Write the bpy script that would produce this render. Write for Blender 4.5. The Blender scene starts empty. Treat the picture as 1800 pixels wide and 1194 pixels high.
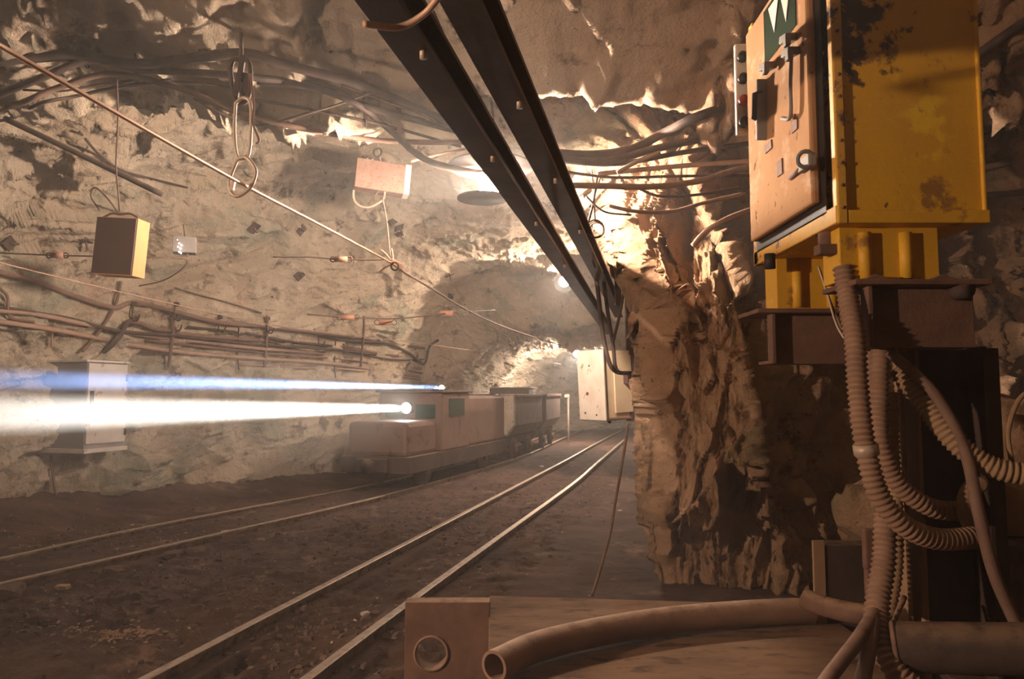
import bpy, math, random
import numpy as np
from mathutils import Vector, Matrix, noise as mnoise
from mathutils.bvhtree import BVHTree
random.seed(7); rng = np.random.default_rng(7)
S = bpy.context.scene
COL = S.collection

# ------------------------------------------------------------------ camera, light, exposure
F, CX, CY, EYE = 1250.0, 900.0, 597.0, 1.5
PITCH = math.atan(93 / F)
cam = bpy.data.objects.new('camera', bpy.data.cameras.new('camera')); COL.objects.link(cam)
cam.data.sensor_width = 36; cam.data.lens = 36 * F / 1800; cam.data.clip_end = 200; cam.data.clip_start = .05
cam.location = (0, 0, EYE); cam.rotation_euler = (math.pi / 2 + PITCH, 0, 0)
S.camera = cam
w = bpy.data.worlds.new('World'); S.world = w; w.use_nodes = True
w.node_tree.nodes['Background'].inputs[0].default_value = (1, .75, .6, 1)
w.node_tree.nodes['Background'].inputs[1].default_value = .012
S.view_settings.view_transform = 'Standard'; S.view_settings.look = 'None'
S.view_settings.gamma = 1; S.view_settings.use_curve_mapping = False
S.view_settings.exposure = 0.72
S.cycles.use_denoising = True
S.cycles.max_bounces = 6; S.cycles.diffuse_bounces = 4; S.cycles.volume_bounces = 1
S.cycles.sample_clamp_indirect = 4

def ray(px, py):
    c = (px - CX) / F; s = -(py - CY) / F
    return Vector((c, math.cos(PITCH) - s * math.sin(PITCH), math.sin(PITCH) + s * math.cos(PITCH)))
def W(px, py, Y):
    d = ray(px, py); return Vector((0, 0, EYE)) + d * (Y / d.y)
def G(px, py, z=0.0):
    d = ray(px, py); return Vector((0, 0, EYE)) + d * ((z - EYE) / d.z)

def lamp_light(kind, name, loc, power, col, size=.05, aim=None, cone=None, blend=.3):
    l = bpy.data.lights.new(name, kind); l.energy = power; l.color = col; l.shadow_soft_size = size
    o = bpy.data.objects.new(name, l); COL.objects.link(o); o.location = loc
    if aim is not None:
        o.rotation_euler = (Vector(aim) - Vector(loc)).to_track_quat('-Z', 'Y').to_euler()
    if cone: l.spot_size = math.radians(cone); l.spot_blend = blend
    return o
LAMP1 = W(862, 324, 5.15); LAMP2 = W(992, 495, 13.2); LAMP3 = W(1014, 622, 20)
WARM = (1.0, .72, .5)
lamp_light('SPOT', 'light_second_lamp', LAMP2 + Vector((0, -.10, -.05)), 340, (1, .80, .62), .05, LAMP2 + Vector((-.35, -1, -.25)), 165, .2)
lamp_light('POINT', 'light_far_lamp', LAMP3 + Vector((0, 0, -.14)), 300, (1, .86, .72), .05)
lamp_light('SPOT', 'light_gallery_lamp', (-4.9, 0.0, 2.1), 620, (1, .70, .48), .06, (1.6, 3.3, 1.5), 84, .8)    # next lamp of the row, behind the photographer

# ------------------------------------------------------------------ helpers
def smooth(a, b, x):
    t = np.clip((x - a) / (b - a), 0, 1); return t * t * (3 - 2 * t)
def hash3(i, j, k, seed):
    h = (i.astype(np.int64) * 374761393 + j.astype(np.int64) * 668265263 + k.astype(np.int64) * 2147483647 + seed * 1274126177) & 0xFFFFFFFF
    h = ((h ^ (h >> 13)) * 1274126177) & 0xFFFFFFFF
    h = ((h ^ (h >> 16)) * 2246822519) & 0xFFFFFFFF
    return h ^ (h >> 15)
def r01(h, n): return (((h * (2 * n + 1) * 40503 + n * 7919) >> 7) & 0xFFFF) / 65535.0
def vnoise(P, seed=0):
    I = np.floor(P).astype(np.int64); f = P - I; u = f * f * f * (f * (f * 6 - 15) + 10); out = 0
    for a in (0, 1):
        for b in (0, 1):
            for c in (0, 1):
                h = hash3(I[:, 0] + a, I[:, 1] + b, I[:, 2] + c, seed)
                wgt = (u[:, 0] if a else 1 - u[:, 0]) * (u[:, 1] if b else 1 - u[:, 1]) * (u[:, 2] if c else 1 - u[:, 2])
                out = out + wgt * (r01(h, 1) * 2 - 1)
    return out
def fbm(P, n=4, seed=0):
    s = 0; a = 1.0
    for i in range(n): s = s + a * vnoise(P * 2 ** i + 17.3 * i, seed + i); a *= .5
    return s
def facet(P, seed, tilt=1.0, step=.5, crack=.25, cw=.07):
    """broken rock: every cell is a tilted plane of its own"""
    I = np.floor(P).astype(np.int64); N = len(P)
    best = np.full(N, 9.0); sec = np.full(N, 9.0); val = np.zeros(N)
    for a in (-1, 0, 1):
        for b in (-1, 0, 1):
            for c in (-1, 0, 1):
                i, j, k = I[:, 0] + a, I[:, 1] + b, I[:, 2] + c
                h = hash3(i, j, k, seed)
                d = np.stack([i + r01(h, 1), j + r01(h, 2), k + r01(h, 3)], 1)
                d = P - d; q = (d * d).sum(1)
                v = step * (r01(h, 4) * 2 - 1) + tilt * ((r01(h, 5) * 2 - 1) * d[:, 0] + (r01(h, 6) * 2 - 1) * d[:, 1] + (r01(h, 7) * 2 - 1) * d[:, 2])
                m = q < best
                sec = np.where(m, best, np.minimum(sec, q)); val = np.where(m, v, val); best = np.where(m, q, best)
    e = np.sqrt(sec) - np.sqrt(best)
    return val - crack * np.exp(-e / cw)

def mesh_from_arrays(name, V, Q, mat, smooth_shade=True):
    me = bpy.data.meshes.new(name)
    me.vertices.add(len(V)); me.vertices.foreach_set('co', V.astype(np.float32).ravel())
    n = len(Q); k = Q.shape[1]
    me.loops.add(n * k); me.loops.foreach_set('vertex_index', Q.astype(np.int32).ravel())
    me.polygons.add(n); me.polygons.foreach_set('loop_start', np.arange(0, n * k, k, dtype=np.int32))
    me.polygons.foreach_set('use_smooth', np.full(n, smooth_shade))
    me.update(calc_edges=True); me.materials.append(mat)
    o = bpy.data.objects.new(name, me); COL.objects.link(o); return o

def catmull(pts, n=8):
    P = [Vector(p) for p in pts]
    if len(P) < 3: return [P[0].lerp(P[-1], i / n) for i in range(n + 1)]
    E = [P[0] * 2 - P[1]] + P + [P[-1] * 2 - P[-2]]; out = []
    for i in range(1, len(E) - 2):
        a, b, c, d = E[i - 1:i + 3]
        for k in range(n):
            t = k / n
            out.append(.5 * ((2 * b) + (c - a) * t + (2 * a - 5 * b + 4 * c - d) * t * t + (3 * b - a - 3 * c + d) * t ** 3))
    return out + [P[-1]]
def resample(P, step):
    L = [0]
    for a, b in zip(P, P[1:]): L.append(L[-1] + (b - a).length)
    n = max(2, int(L[-1] / step)); A = np.array([tuple(p) for p in P]); s = np.linspace(0, L[-1], n + 1)
    return [Vector((np.interp(x, L, A[:, 0]), np.interp(x, L, A[:, 1]), np.interp(x, L, A[:, 2]))) for x in s]

class MB:
    def __init__(s, M=None): s.v = []; s.f = []; s.M = M; s.sm = []
    def add(s, vs, fs, sm=False):
        o = len(s.v); s.v += [(s.M @ Vector(v) if s.M else Vector(v)) for v in vs]
        s.f += [tuple(i + o for i in f) for f in fs]; s.sm += [sm] * len(fs); return s
    def box(s, c, size, R=None):
        c = Vector(c); h = Vector(size) / 2; vs = []
        for x in (-1, 1):
            for y in (-1, 1):
                for z in (-1, 1):
                    d = Vector((x * h.x, y * h.y, z * h.z)); vs.append(c + (R @ d if R else d))
        return s.add(vs, [(0, 1, 3, 2), (4, 6, 7, 5), (0, 4, 5, 1), (2, 3, 7, 6), (0, 2, 6, 4), (1, 5, 7, 3)])
    def bar(s, a, b, w, t, up=(0, 0, 1)):
        a, b = Vector(a), Vector(b); d = (b - a).normalized(); x = d.cross(Vector(up)).normalized(); y = x.cross(d)
        vs = [p + x * (sx * w / 2) + y * (sy * t / 2) for p in (a, b) for sx, sy in ((-1, -1), (1, -1), (1, 1), (-1, 1))]
        return s.add(vs, [(0, 1, 2, 3), (7, 6, 5, 4), (0, 4, 5, 1), (1, 5, 6, 2), (2, 6, 7, 3), (3, 7, 4, 0)])
    def tube(s, P, r, n=8, closed=False, cap=True):
        P = [Vector(p) for p in P]; m = len(P); vs = []; x = None
        for i, p in enumerate(P):
            t = (P[(i + 1) % m] - P[i - 1]) if closed else (P[min(i + 1, m - 1)] - P[max(i - 1, 0)])
            t = t.normalized()
            if x is None:
                x = t.cross(Vector((0, 0, 1)))
                if x.length < .1: x = t.cross(Vector((1, 0, 0)))
            x = (x - t * x.dot(t)).normalized(); y = t.cross(x); rr = r(i / max(1, m - 1), i) if callable(r) else r
            vs += [p + (x * math.cos(2 * math.pi * k / n) + y * math.sin(2 * math.pi * k / n)) * rr for k in range(n)]
        fs = []
        for i in range(m if closed else m - 1):
            j = (i + 1) % m
            fs += [(i * n + k, i * n + (k + 1) % n, j * n + (k + 1) % n, j * n + k) for k in range(n)]
        if cap and not closed: fs += [tuple(range(n))[::-1], tuple((m - 1) * n + k for k in range(n))]
        return s.add(vs, fs, True)
    def cyl(s, a, b, r0, r1=None, n=16, cap=True):
        r1 = r0 if r1 is None else r1
        return s.tube([a, b], lambda t, i: r0 if i == 0 else r1, n, cap=cap)
    def pipe(s, P, ro, ri, n=20):
        P = [Vector(p) for p in P]
        s.tube(P, ro, n, cap=False); s.tube(P, ri, n, cap=False)
        for e in (0, 1):      # annular ends
            p = P[-1] if e else P[0]; q = P[-2] if e else P[1]; t = (p - q).normalized()
            x = t.cross(Vector((0, 0, 1))).normalized(); y = t.cross(x)
            vs = [p + (x * math.cos(2 * math.pi * k / n) + y * math.sin(2 * math.pi * k / n)) * rr for rr in (ro, ri) for k in range(n)]
            s.add(vs, [(k, (k + 1) % n, n + (k + 1) % n, n + k) for k in range(n)])
        return s
    def ring(s, c, nrm, R, r, n=24, m=8):
        c = Vector(c); t = Vector(nrm).normalized(); x = t.orthogonal().normalized(); y = t.cross(x)
        return s.tube([c + (x * math.cos(2 * math.pi * k / n) + y * math.sin(2 * math.pi * k / n)) * R for k in range(n)], r, m, closed=True)
    def sphere(s, c, r, n=14, m=8, sc=(1, 1, 1)):
        vs = []; fs = []; c = Vector(c)
        for j in range(m + 1):
            a = math.pi * j / m
            for k in range(n):
                b = 2 * math.pi * k / n
                vs.append(c + Vector((math.sin(a) * math.cos(b) * r * sc[0], math.sin(a) * math.sin(b) * r * sc[1], math.cos(a) * r * sc[2])))
        for j in range(m):
            for k in range(n): fs.append((j * n + k, (j + 1) * n + k, (j + 1) * n + (k + 1) % n, j * n + (k + 1) % n))
        return s.add(vs, fs, True)
    def sweep(s, P, prof, up=Vector((0, 0, 1))):
        P = [Vector(p) for p in P]; m = len(P); n = len(prof); vs = []
        for i, p in enumerate(P):
            t = (P[min(i + 1, m - 1)] - P[max(i - 1, 0)]).normalized(); x = t.cross(up).normalized(); y = x.cross(t)
            vs += [p + x * a + y * b for a, b in prof]
        fs = [(i * n + k, i * n + (k + 1) % n, (i + 1) * n + (k + 1) % n, (i + 1) * n + k) for i in range(m - 1) for k in range(n)]
        fs += [tuple(range(n)), tuple((m - 1) * n + k for k in reversed(range(n)))]
        return s.add(vs, fs)
    def prism(s, poly, a, b):
        """poly: list of 3-D points, extruded by the vector from a to b"""
        d = Vector(b) - Vector(a); n = len(poly); P = [Vector(p) for p in poly]
        return s.add(P + [p + d for p in P], [tuple(range(n)), tuple(n + k for k in reversed(range(n)))] + [(k, n + k, n + (k + 1) % n, (k + 1) % n) for k in range(n)])

def wloc(o):
    v = Vector((0, 0, 0))
    while o is not None: v += o.location; o = o.parent
    return v
def build(mb, name, m, parent=None, bevel=0, origin=None):
    if parent is not None: org = wloc(parent)
    elif origin is not None: org = Vector(origin)
    else:
        org = sum(mb.v, Vector()) / len(mb.v); org.z = min(v.z for v in mb.v)
    me = bpy.data.meshes.new(name); me.from_pydata([v - org for v in mb.v], [], mb.f)
    me.polygons.foreach_set('use_smooth', mb.sm); me.materials.append(m)
    import bmesh
    bm = bmesh.new(); bm.from_mesh(me); bmesh.ops.recalc_face_normals(bm, faces=bm.faces); bm.to_mesh(me); bm.free()
    o = bpy.data.objects.new(name, me); COL.objects.link(o)
    if parent is not None: o.parent = parent
    else: o.location = org
    if bevel:
        b = o.modifiers.new('bevel', 'BEVEL'); b.width = bevel; b.segments = 2; b.limit_method = 'ANGLE'
    return o
def tag(o, label=None, cat=None, group=None, kind=None):
    for k, v in (('label', label), ('category', cat), ('group', group), ('kind', kind)):
        if v: o[k] = v
    return o
def thing(name, label, cat, loc, group=None):
    o = bpy.data.objects.new(name, None); COL.objects.link(o); o.location = loc; o.empty_display_size = .1
    return tag(o, label, cat, group)

# ------------------------------------------------------------------ materials
def mat(name, c1, c2, scale=6, rough=.75, metal=0.0, bump=.25, bscale=60, spots=None, dust=None, detail=8, spec=.3, stretch=None):
    m = bpy.data.materials.new(name); m.use_nodes = True; N = m.node_tree.nodes; L = m.node_tree.links; b = N['Principled BSDF']
    tc = N.new('ShaderNodeTexCoord'); src = tc.outputs['Object']
    if stretch:
        mp = N.new('ShaderNodeMapping'); mp.inputs['Scale'].default_value = stretch; L.new(src, mp.inputs['Vector']); src = mp.outputs['Vector']
    def nz(s, d=detail, r=.6):
        n = N.new('ShaderNodeTexNoise'); n.inputs['Scale'].default_value = s; n.inputs['Detail'].default_value = d; n.inputs['Roughness'].default_value = r
        L.new(src, n.inputs['Vector']); return n.outputs['Fac']
    def rampf(f, lo, hi):
        r = N.new('ShaderNodeMapRange'); r.interpolation_type = 'SMOOTHSTEP'; r.inputs['From Min'].default_value = lo; r.inputs['From Max'].default_value = hi
        L.new(f, r.inputs['Value']); return r.outputs['Result']
    def mix(f, a, c):
        x = N.new('ShaderNodeMix'); x.data_type = 'RGBA'; L.new(f, x.inputs[0])
        for inp, val in ((x.inputs[6], a), (x.inputs[7], c)):
            if isinstance(val, tuple): inp.default_value = (*val, 1)
            else: L.new(val, inp)
        return x.outputs[2]
    col = mix(rampf(nz(scale), .32, .68), tuple(c1), tuple(c2))
    for (c3, s, lo, hi) in (spots or []):
        col = mix(rampf(nz(s, 10, .65), lo, hi), col, tuple(c3))
    if dust:
        g = N.new('ShaderNodeNewGeometry'); sx = N.new('ShaderNodeSeparateXYZ'); L.new(g.outputs['Normal'], sx.inputs[0])
        ml = N.new('ShaderNodeMath'); ml.operation = 'MULTIPLY'; L.new(rampf(sx.outputs['Z'], .2, .95), ml.inputs[0]); L.new(rampf(nz(18), .25, .6), ml.inputs[1])
        col = mix(ml.outputs[0], col, tuple(dust))
    L.new(col, b.inputs['Base Color'])
    b.inputs['Roughness'].default_value = rough; b.inputs['Metallic'].default_value = metal; b.inputs['Specular IOR Level'].default_value = spec
    if bump:
        bp = N.new('ShaderNodeBump'); bp.inputs['Strength'].default_value = bump; bp.inputs['Distance'].default_value = .07 if name == 'rock' else .02
        L.new(nz(bscale, 10 if name == 'rock' else 6, .68 if name == 'rock' else .6), bp.inputs['Height']); L.new(bp.outputs['Normal'], b.inputs['Normal'])
    return m
def emis(name, col, strength):
    m = bpy.data.materials.new(name); m.use_nodes = True; b = m.node_tree.nodes['Principled BSDF']
    b.inputs['Base Color'].default_value = (*col, 1); b.inputs['Emission Color'].default_value = (*col, 1); b.inputs['Emission Strength'].default_value = strength
    return m
M = dict(
    rock=mat('rock', (.56, .425, .305), (.72, .59, .46), .55, .88, 0, 1.0, 13, [((.40, .375, .28), .9, .50, .66), ((.55, .38, .28), 1.7, .58, .72), ((.20, .135, .095), 2.6, .56, .68), ((.72, .65, .54), 3.4, .62, .74), ((.13, .09, .065), 9, .63, .70)], detail=10, spec=.25),
    earth=mat('earth', (.060, .032, .024), (.125, .070, .052), 1.3, .92, 0, .8, 55, [((.25, .16, .12), 2.1, .55, .72), ((.045, .03, .025), 5, .56, .68), ((.40, .32, .26), 46, .69, .76)], detail=12),
    rust=mat('rusty_steel', (.14, .075, .055), (.22, .12, .085), 5, .8, .1, .2, 90, [((.10, .06, .06), 3, .5, .7)], dust=(.36, .23, .15)),
    dark=mat('dark_steel', (.045, .030, .026), (.085, .055, .045), 4, .7, .15, .2, 70, dust=(.20, .13, .09)),
    beam=mat('beam_steel', (.050, .030, .024), (.085, .052, .040), 4, .6, .2, .15, 60),
    rail=mat('rail_steel', (.22, .16, .12), (.34, .26, .20), 12, .5, .45, .15, 90, [((.16, .09, .06), 9, .5, .62)], dust=(.50, .40, .31)),
    yellow=mat('yellow_paint', (.72, .40, .025), (.62, .33, .03), 2.2, .55, 0, .12, 40, [((.80, .50, .03), 4, .56, .62), ((.30, .15, .04), 7, .58, .66), ((.16, .08, .04), 22, .66, .72)], spec=.4),
    faded=mat('faded_yellow_lit', (.44, .245, .125), (.38, .20, .10), 3, .9, 0, .12, 40, [((.52, .34, .22), 4, .5, .62), ((.12, .06, .035), 14, .60, .68)], spec=.08),  # warm lamplight on the door put into the faded yellow
    trimy=mat('yellow_trim_paint', (.70, .40, .05), (.62, .32, .06), 6, .6, 0, .15, 60, [((.15, .08, .05), 12, .55, .62)]),
    cream=mat('cream_paint', (.70, .55, .38), (.62, .46, .30), 4, .6, 0, .1, 40, [((.25, .14, .09), 11, .64, .70)]),
    pale=mat('worn_and_lit_pale', (.74, .66, .58), (.64, .52, .44), 5, .6, 0, .1, 40, [((.30, .18, .13), 13, .60, .66)]),  # also a wagon end plate, paled for the light on it
    grey=mat('grey_paint', (.62, .56, .50), (.52, .45, .41), 4, .6, 0, .1, 40, [((.36, .22, .19), 5, .6, .64)]),
    dull=mat('dull_and_shaded_grey', (.20, .175, .165), (.26, .23, .22), 4, .7, 0, .1, 40),  # also the wall cabinet's flank, darkened for its shade
    pink=mat('rusted_pale_paint', (.22, .12, .09), (.27, .16, .125), 6, .65, 0, .15, 50, [((.19, .085, .055), 28, .52, .62)]),
    orange=mat('ochre_lit_side', (.62, .33, .14), (.54, .28, .12), 6, .7, 0, .15, 50),  # hanging box side, coloured as lit
    brown=mat('brown_paint_and_shade', (.075, .042, .038), (.095, .055, .048), 3, .75, 0, .1, 40),  # also the hanging box front, darkened for its shade
    train=mat('train_paint', (.15, .092, .075), (.20, .125, .10), 2, .65, .05, .1, 30, [((.09, .055, .046), 5, .55, .68)]),
    tub=mat('tub_steel', (.10, .07, .06), (.15, .10, .085), 3, .7, .1, .2, 40, [((.2, .13, .1), 6, .55, .7)]),
    cable=mat('black_cable', (.045, .028, .024), (.075, .048, .04), 9, .7, 0, .1, 80, dust=(.17, .11, .085)),
    bcable=mat('brown_cable', (.15, .085, .065), (.20, .12, .09), 9, .75, 0, .1, 80, dust=(.30, .19, .14)),
    pcable=mat('dusty_pink_cable', (.34, .21, .16), (.40, .26, .2), 9, .8, 0, .1, 80),
    wire=mat('copper_wire', (.55, .33, .23), (.62, .40, .29), 12, .5, .2, .05, 80),
    thin=mat('steel_wire', (.12, .07, .055), (.17, .11, .085), 12, .7, .1, .05, 80),
    galv=mat('pale_steel', (.55, .44, .36), (.48, .36, .29), 8, .5, .3, .1, 80, [((.22, .13, .09), 10, .6, .68)]),
    hose=mat('hose_brown', (.22, .125, .085), (.29, .17, .115), 7, .75, 0, .15, 90, dust=(.40, .26, .18)),
    hose2=mat('hose_tan', (.26, .16, .09), (.32, .20, .12), 7, .8, 0, .15, 90, dust=(.40, .28, .18)),
    plank=mat('dusty_sheet', (.17, .095, .055), (.25, .145, .085), 3, .9, 0, .3, 30, [((.10, .055, .035), 7, .52, .66)], stretch=(1, 3, 1)),
    stone=mat('loose_stone', (.10, .062, .048), (.19, .125, .10), 6, .9, 0, .5, 40),
    pstone=mat('pale_stone', (.62, .52, .44), (.52, .42, .35), 6, .9, 0, .4, 40),
    chip=mat('wood_chip', (.46, .32, .22), (.38, .24, .16), 9, .9, 0, .2, 40),
    black=mat('black_rubber', (.02, .016, .015), (.035, .028, .026), 9, .6, 0, .1, 60),
    red=mat('red_button', (.30, .04, .03), (.24, .03, .03), 9, .45, 0, .05, 60),
    glass=mat('dark_glass', (.012, .03, .022), (.02, .05, .035), 5, .15, 0, 0, 60, spec=.6),
    white=mat('white_shape', (.72, .68, .62), (.64, .58, .52), 6, .6, 0, .05, 60),
    foil=mat('lime_crust', (.62, .48, .34), (.5, .36, .25), 9, .85, 0, .4, 60),
    porcelain=mat('insulator_red', (.42, .21, .15), (.36, .18, .12), 9, .45, 0, .05, 60),
    bulb=emis('lamp_glow', (1, .86, .70), 160), mainbulb=emis('main_lamp_glow', (1, .79, .61), 2150), headglow=emis('headlamp_glow', (1, .95, .85), 120), blueglow=emis('cap_lamp_glow', (.55, .70, 1), 60),
    tinylight=emis('indicator_glow', (1, .95, .85), 6),
)

def add_stain(m, c3, x0, x1, z0, z1, scale, thr):
    """a soot stain with a place of its own on the paint (object coordinates)"""
    N = m.node_tree.nodes; L = m.node_tree.links; b = N['Principled BSDF']; old = b.inputs['Base Color'].links[0].from_socket
    tc = N.new('ShaderNodeTexCoord'); sx = N.new('ShaderNodeSeparateXYZ'); L.new(tc.outputs['Object'], sx.inputs[0])
    def mr(sock, a, c):
        r = N.new('ShaderNodeMapRange'); r.interpolation_type = 'SMOOTHSTEP'; r.inputs['From Min'].default_value = a; r.inputs['From Max'].default_value = c; L.new(sock, r.inputs['Value']); return r.outputs['Result']
    n = N.new('ShaderNodeTexNoise'); n.inputs['Scale'].default_value = scale; n.inputs['Detail'].default_value = 10; n.inputs['Roughness'].default_value = .65; L.new(tc.outputs['Object'], n.inputs['Vector'])
    def mul(a, c):
        q = N.new('ShaderNodeMath'); q.operation = 'MULTIPLY'; L.new(a, q.inputs[0])
        if isinstance(c, float): q.inputs[1].default_value = c
        else: L.new(c, q.inputs[1])
        return q.outputs[0]
    reg = mul(mr(sx.outputs['X'], x1, x0), mr(sx.outputs['Z'], z0, z1))
    ad = N.new('ShaderNodeMath'); ad.operation = 'ADD'; L.new(n.outputs['Fac'], ad.inputs[0]); L.new(mul(reg, .30), ad.inputs[1])
    f = mul(mr(ad.outputs[0], thr, thr + .09), mr(reg, 0.0, .12)); x = N.new('ShaderNodeMix'); x.data_type = 'RGBA'; L.new(f, x.inputs[0]); L.new(old, x.inputs[6]); x.inputs[7].default_value = (*c3, 1); L.new(x.outputs[2], b.inputs['Base Color'])
def redder_right(m):
    """the rock of the right-hand pillar is a browner kind than the pale rock across the tracks"""
    N = m.node_tree.nodes; L = m.node_tree.links; b = N['Principled BSDF']; old = b.inputs['Base Color'].links[0].from_socket
    tc = N.new('ShaderNodeTexCoord'); sx = N.new('ShaderNodeSeparateXYZ'); L.new(tc.outputs['Object'], sx.inputs[0])
    n = N.new('ShaderNodeTexNoise'); n.inputs['Scale'].default_value = 1.2; n.inputs['Detail'].default_value = 6; L.new(tc.outputs['Object'], n.inputs['Vector'])
    ad = N.new('ShaderNodeMath'); ad.operation = 'MULTIPLY_ADD'; L.new(n.outputs['Fac'], ad.inputs[0]); ad.inputs[1].default_value = 1.6; L.new(sx.outputs['X'], ad.inputs[2])
    r = N.new('ShaderNodeMapRange'); r.interpolation_type = 'SMOOTHSTEP'; r.inputs['From Min'].default_value = .4; r.inputs['From Max'].default_value = 2.0; L.new(ad.outputs[0], r.inputs['Value'])
    y = N.new('ShaderNodeMapRange'); y.interpolation_type = 'SMOOTHSTEP'; y.inputs['From Min'].default_value = 15; y.inputs['From Max'].default_value = 10; L.new(sx.outputs['Y'], y.inputs['Value'])
    q = N.new('ShaderNodeMath'); q.operation = 'MULTIPLY'; L.new(r.outputs[0], q.inputs[0]); L.new(y.outputs[0], q.inputs[1])
    k = N.new('ShaderNodeMix'); k.data_type = 'RGBA'; k.blend_type = 'MULTIPLY'; L.new(q.outputs[0], k.inputs[0]); L.new(old, k.inputs[6]); k.inputs[7].default_value = (.80, .63, .53, 1); L.new(k.outputs[2], b.inputs['Base Color'])
redder_right(M['rock'])
add_stain(M['yellow'], (.07, .035, .02), -.22, .12, .32, .62, 13, .66)

# ------------------------------------------------------------------ the rock: one swept shell cut into wall_left, ceiling, wall_right
#   (L.x, L.y, R.x, R.y, height, rows to the next station)
ST = [(-7.6, -4, 4.6, -4, 4.3, 14), (-7.6, 0, 4.6, 0, 4.35, 22), (-7.4, 3.4, 5.2, 3.3, 4.35, 60), (-6.9, 6.0, 4.9, 5.5, 4.35, 90), (-6.55, 6.75, 2.75, 5.72, 4.35, 60), (-6.3, 7.15, 1.90, 5.30, 4.35, 110),
      (-5.9, 7.8, 1.24, 5.62, 4.3, 50), (-5.3, 8.6, 1.40, 6.6, 4.3, 70), (-3.95, 10.4, 1.95, 8.4, 4.25, 70), (-2.75, 12.9, 2.8, 11.5, 4.3, 60), (-2.05, 15.0, 3.3, 14.2, 4.25, 26),
      (-1.4, 15.6, 3.2, 14.7, 3.05, 60), (-.6, 20, 4.0, 19, 2.95, 60), (.55, 24.6, 5.6, 23.2, 3.2, 40), (1.5, 26.6, 7.6, 25.0, 3.3, 50), (4.4, 29.3, 9.6, 26.4, 3.4, 36), (9, 32, 13, 27, 3.4, 20), (15, 34, 16, 28, 3.4, 0)]
rows = []
for a, b in zip(ST, ST[1:]):
    for k in range(a[5]): rows.append([a[i] + (b[i] - a[i]) * k / a[5] for i in range(5)])
rows.append(list(ST[-1][:5])); rows = np.array(rows)
def soften(A, n):      # round the corners of the plan a little
    for _ in range(n): A[1:-1] = A[1:-1] * .5 + (A[:-2] + A[2:]) * .25
    return A
rows = soften(rows, 5); NR = len(rows); NT = 620
th = np.linspace(0, math.pi, 2400)
V = np.zeros((NR, NT, 3)); OUT = np.zeros((NR, NT, 3))
for r in range(NR):
    lx, ly, rx, ry, H = rows[r]
    hw = math.hypot(rx - lx, ry - ly) / 2
    u = -np.sign(np.cos(th)) * np.abs(np.cos(th)) ** np.where(th > math.pi / 2, .46, .72); z = H * np.abs(np.sin(th)) ** .80
    s = np.concatenate([[0], np.cumsum(np.hypot(np.diff(u) * hw, np.diff(z)))]); s /= s[-1]
    t = np.linspace(0, 1, NT); uu = np.interp(t, s, u); zz = np.interp(t, s, z) - .12
    V[r, :, 0] = (lx + rx) / 2 + uu * (rx - lx) / 2; V[r, :, 1] = (ly + ry) / 2 + uu * (ry - ly) / 2; V[r, :, 2] = zz
X, Y, Z = V[..., 0], V[..., 1], V[..., 2]
# the near right-hand part of the roof hangs lower and ends in a lip
kx = smooth(-1.3, .3, X)
zlim = (3.62 + .55 * (5.2 - Y)) * (1 - kx) + (3.14 + .62 * (4.6 - Y)) * kx  # left of the beams the brow is shaped to shade the near roof
drop = np.maximum(0, Z - np.minimum(4.3, zlim)) * smooth(5.75 - .75 * kx, 5.05 - .75 * kx, Y) * smooth(1.6, 2.8, Y)
V[..., 2] -= drop
# the right-hand side runs clear of the rails and of the beams, along a straight line down the drift
def clear(Q, B, m, f):
    lim = Q[:, 1] * np.interp(Q[:, 2], [0, .5, 2.2, 3.2, 3.55], [.158, .170, .170, .085, -.15]) + .05 * np.maximum(0, Q[:, 1] - 6.2) + m
    ok = (B[:, 0] > -.2) & (Q[:, 1] < 14) & (Q[:, 1] > 4.9)
    Q[:, 0] += np.maximum(0, lim - Q[:, 0]) * ok * f
Vb = V.reshape(-1, 3).copy(); clear(Vb, Vb.copy(),   .32, .92); V = Vb.reshape(NR, NT, 3); X, Y, Z = V[..., 0], V[..., 1], V[..., 2]
du = np.gradient(V, axis=0); dv = np.gradient(V, axis=1); n = np.cross(du, dv); n /= np.linalg.norm(n, axis=2, keepdims=True) + 1e-9
cen = np.stack([(rows[:, 0] + rows[:, 2]) / 2, (rows[:, 1] + rows[:, 3]) / 2, np.full(NR, 1.3)], 1)[:, None, :]
n *= np.sign(((V - cen) * n).sum(2, keepdims=True))
P = V.reshape(-1, 3); n = n.reshape(-1, 3); px_, pz_, py_ = P[:, 0], P[:, 2], P[:, 1]
right = smooth(-.3, .7, px_) * smooth(3.6, 2.9, pz_ - .25 * (px_ > 1.2)) * smooth(9.5, 7.5, py_)
left = 1 - right
warp = P + (.25 - .17 * right)[:, None] * np.stack([vnoise(P * 1.1, 3), vnoise(P * 1.1, 4), vnoise(P * 1.1, 5)], 1)
# tilted strata on the left and overhead, upright splinters on the right
ca, sa = math.cos(.5), math.sin(.5)
Q1 = np.stack([warp[:, 0], warp[:, 1] * ca + warp[:, 2] * sa, -warp[:, 1] * sa + warp[:, 2] * ca], 1)
d = .26 * fbm(P * .42, 3, 11)
d += left * (.20 * facet(Q1 * [.9, .62, 1.5], 21, 1.1, .45, .12, .05) + .11 * facet(Q1 * [2.2, 1.5, 4.2], 22, 1.1, .5, .3) + .048 * facet(Q1 * [6, 4.5, 10], 23, 1.0, .5, .2))
d += right * (.30 * facet(warp * [1.6, 1.6, .62], 31, 1.1, .6, .30, .06) + .21 * facet(warp * [3.8, 3.8, 1.15], 32, 1.3, .6, .40) + .095 * facet(warp * [9, 9, 3.0], 33, 1.2, .6, .45) + .035 * facet(warp * [22, 22, 9], 34, 1, .5, .3))
d += .018 * fbm(P * 9, 3, 41)
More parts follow.
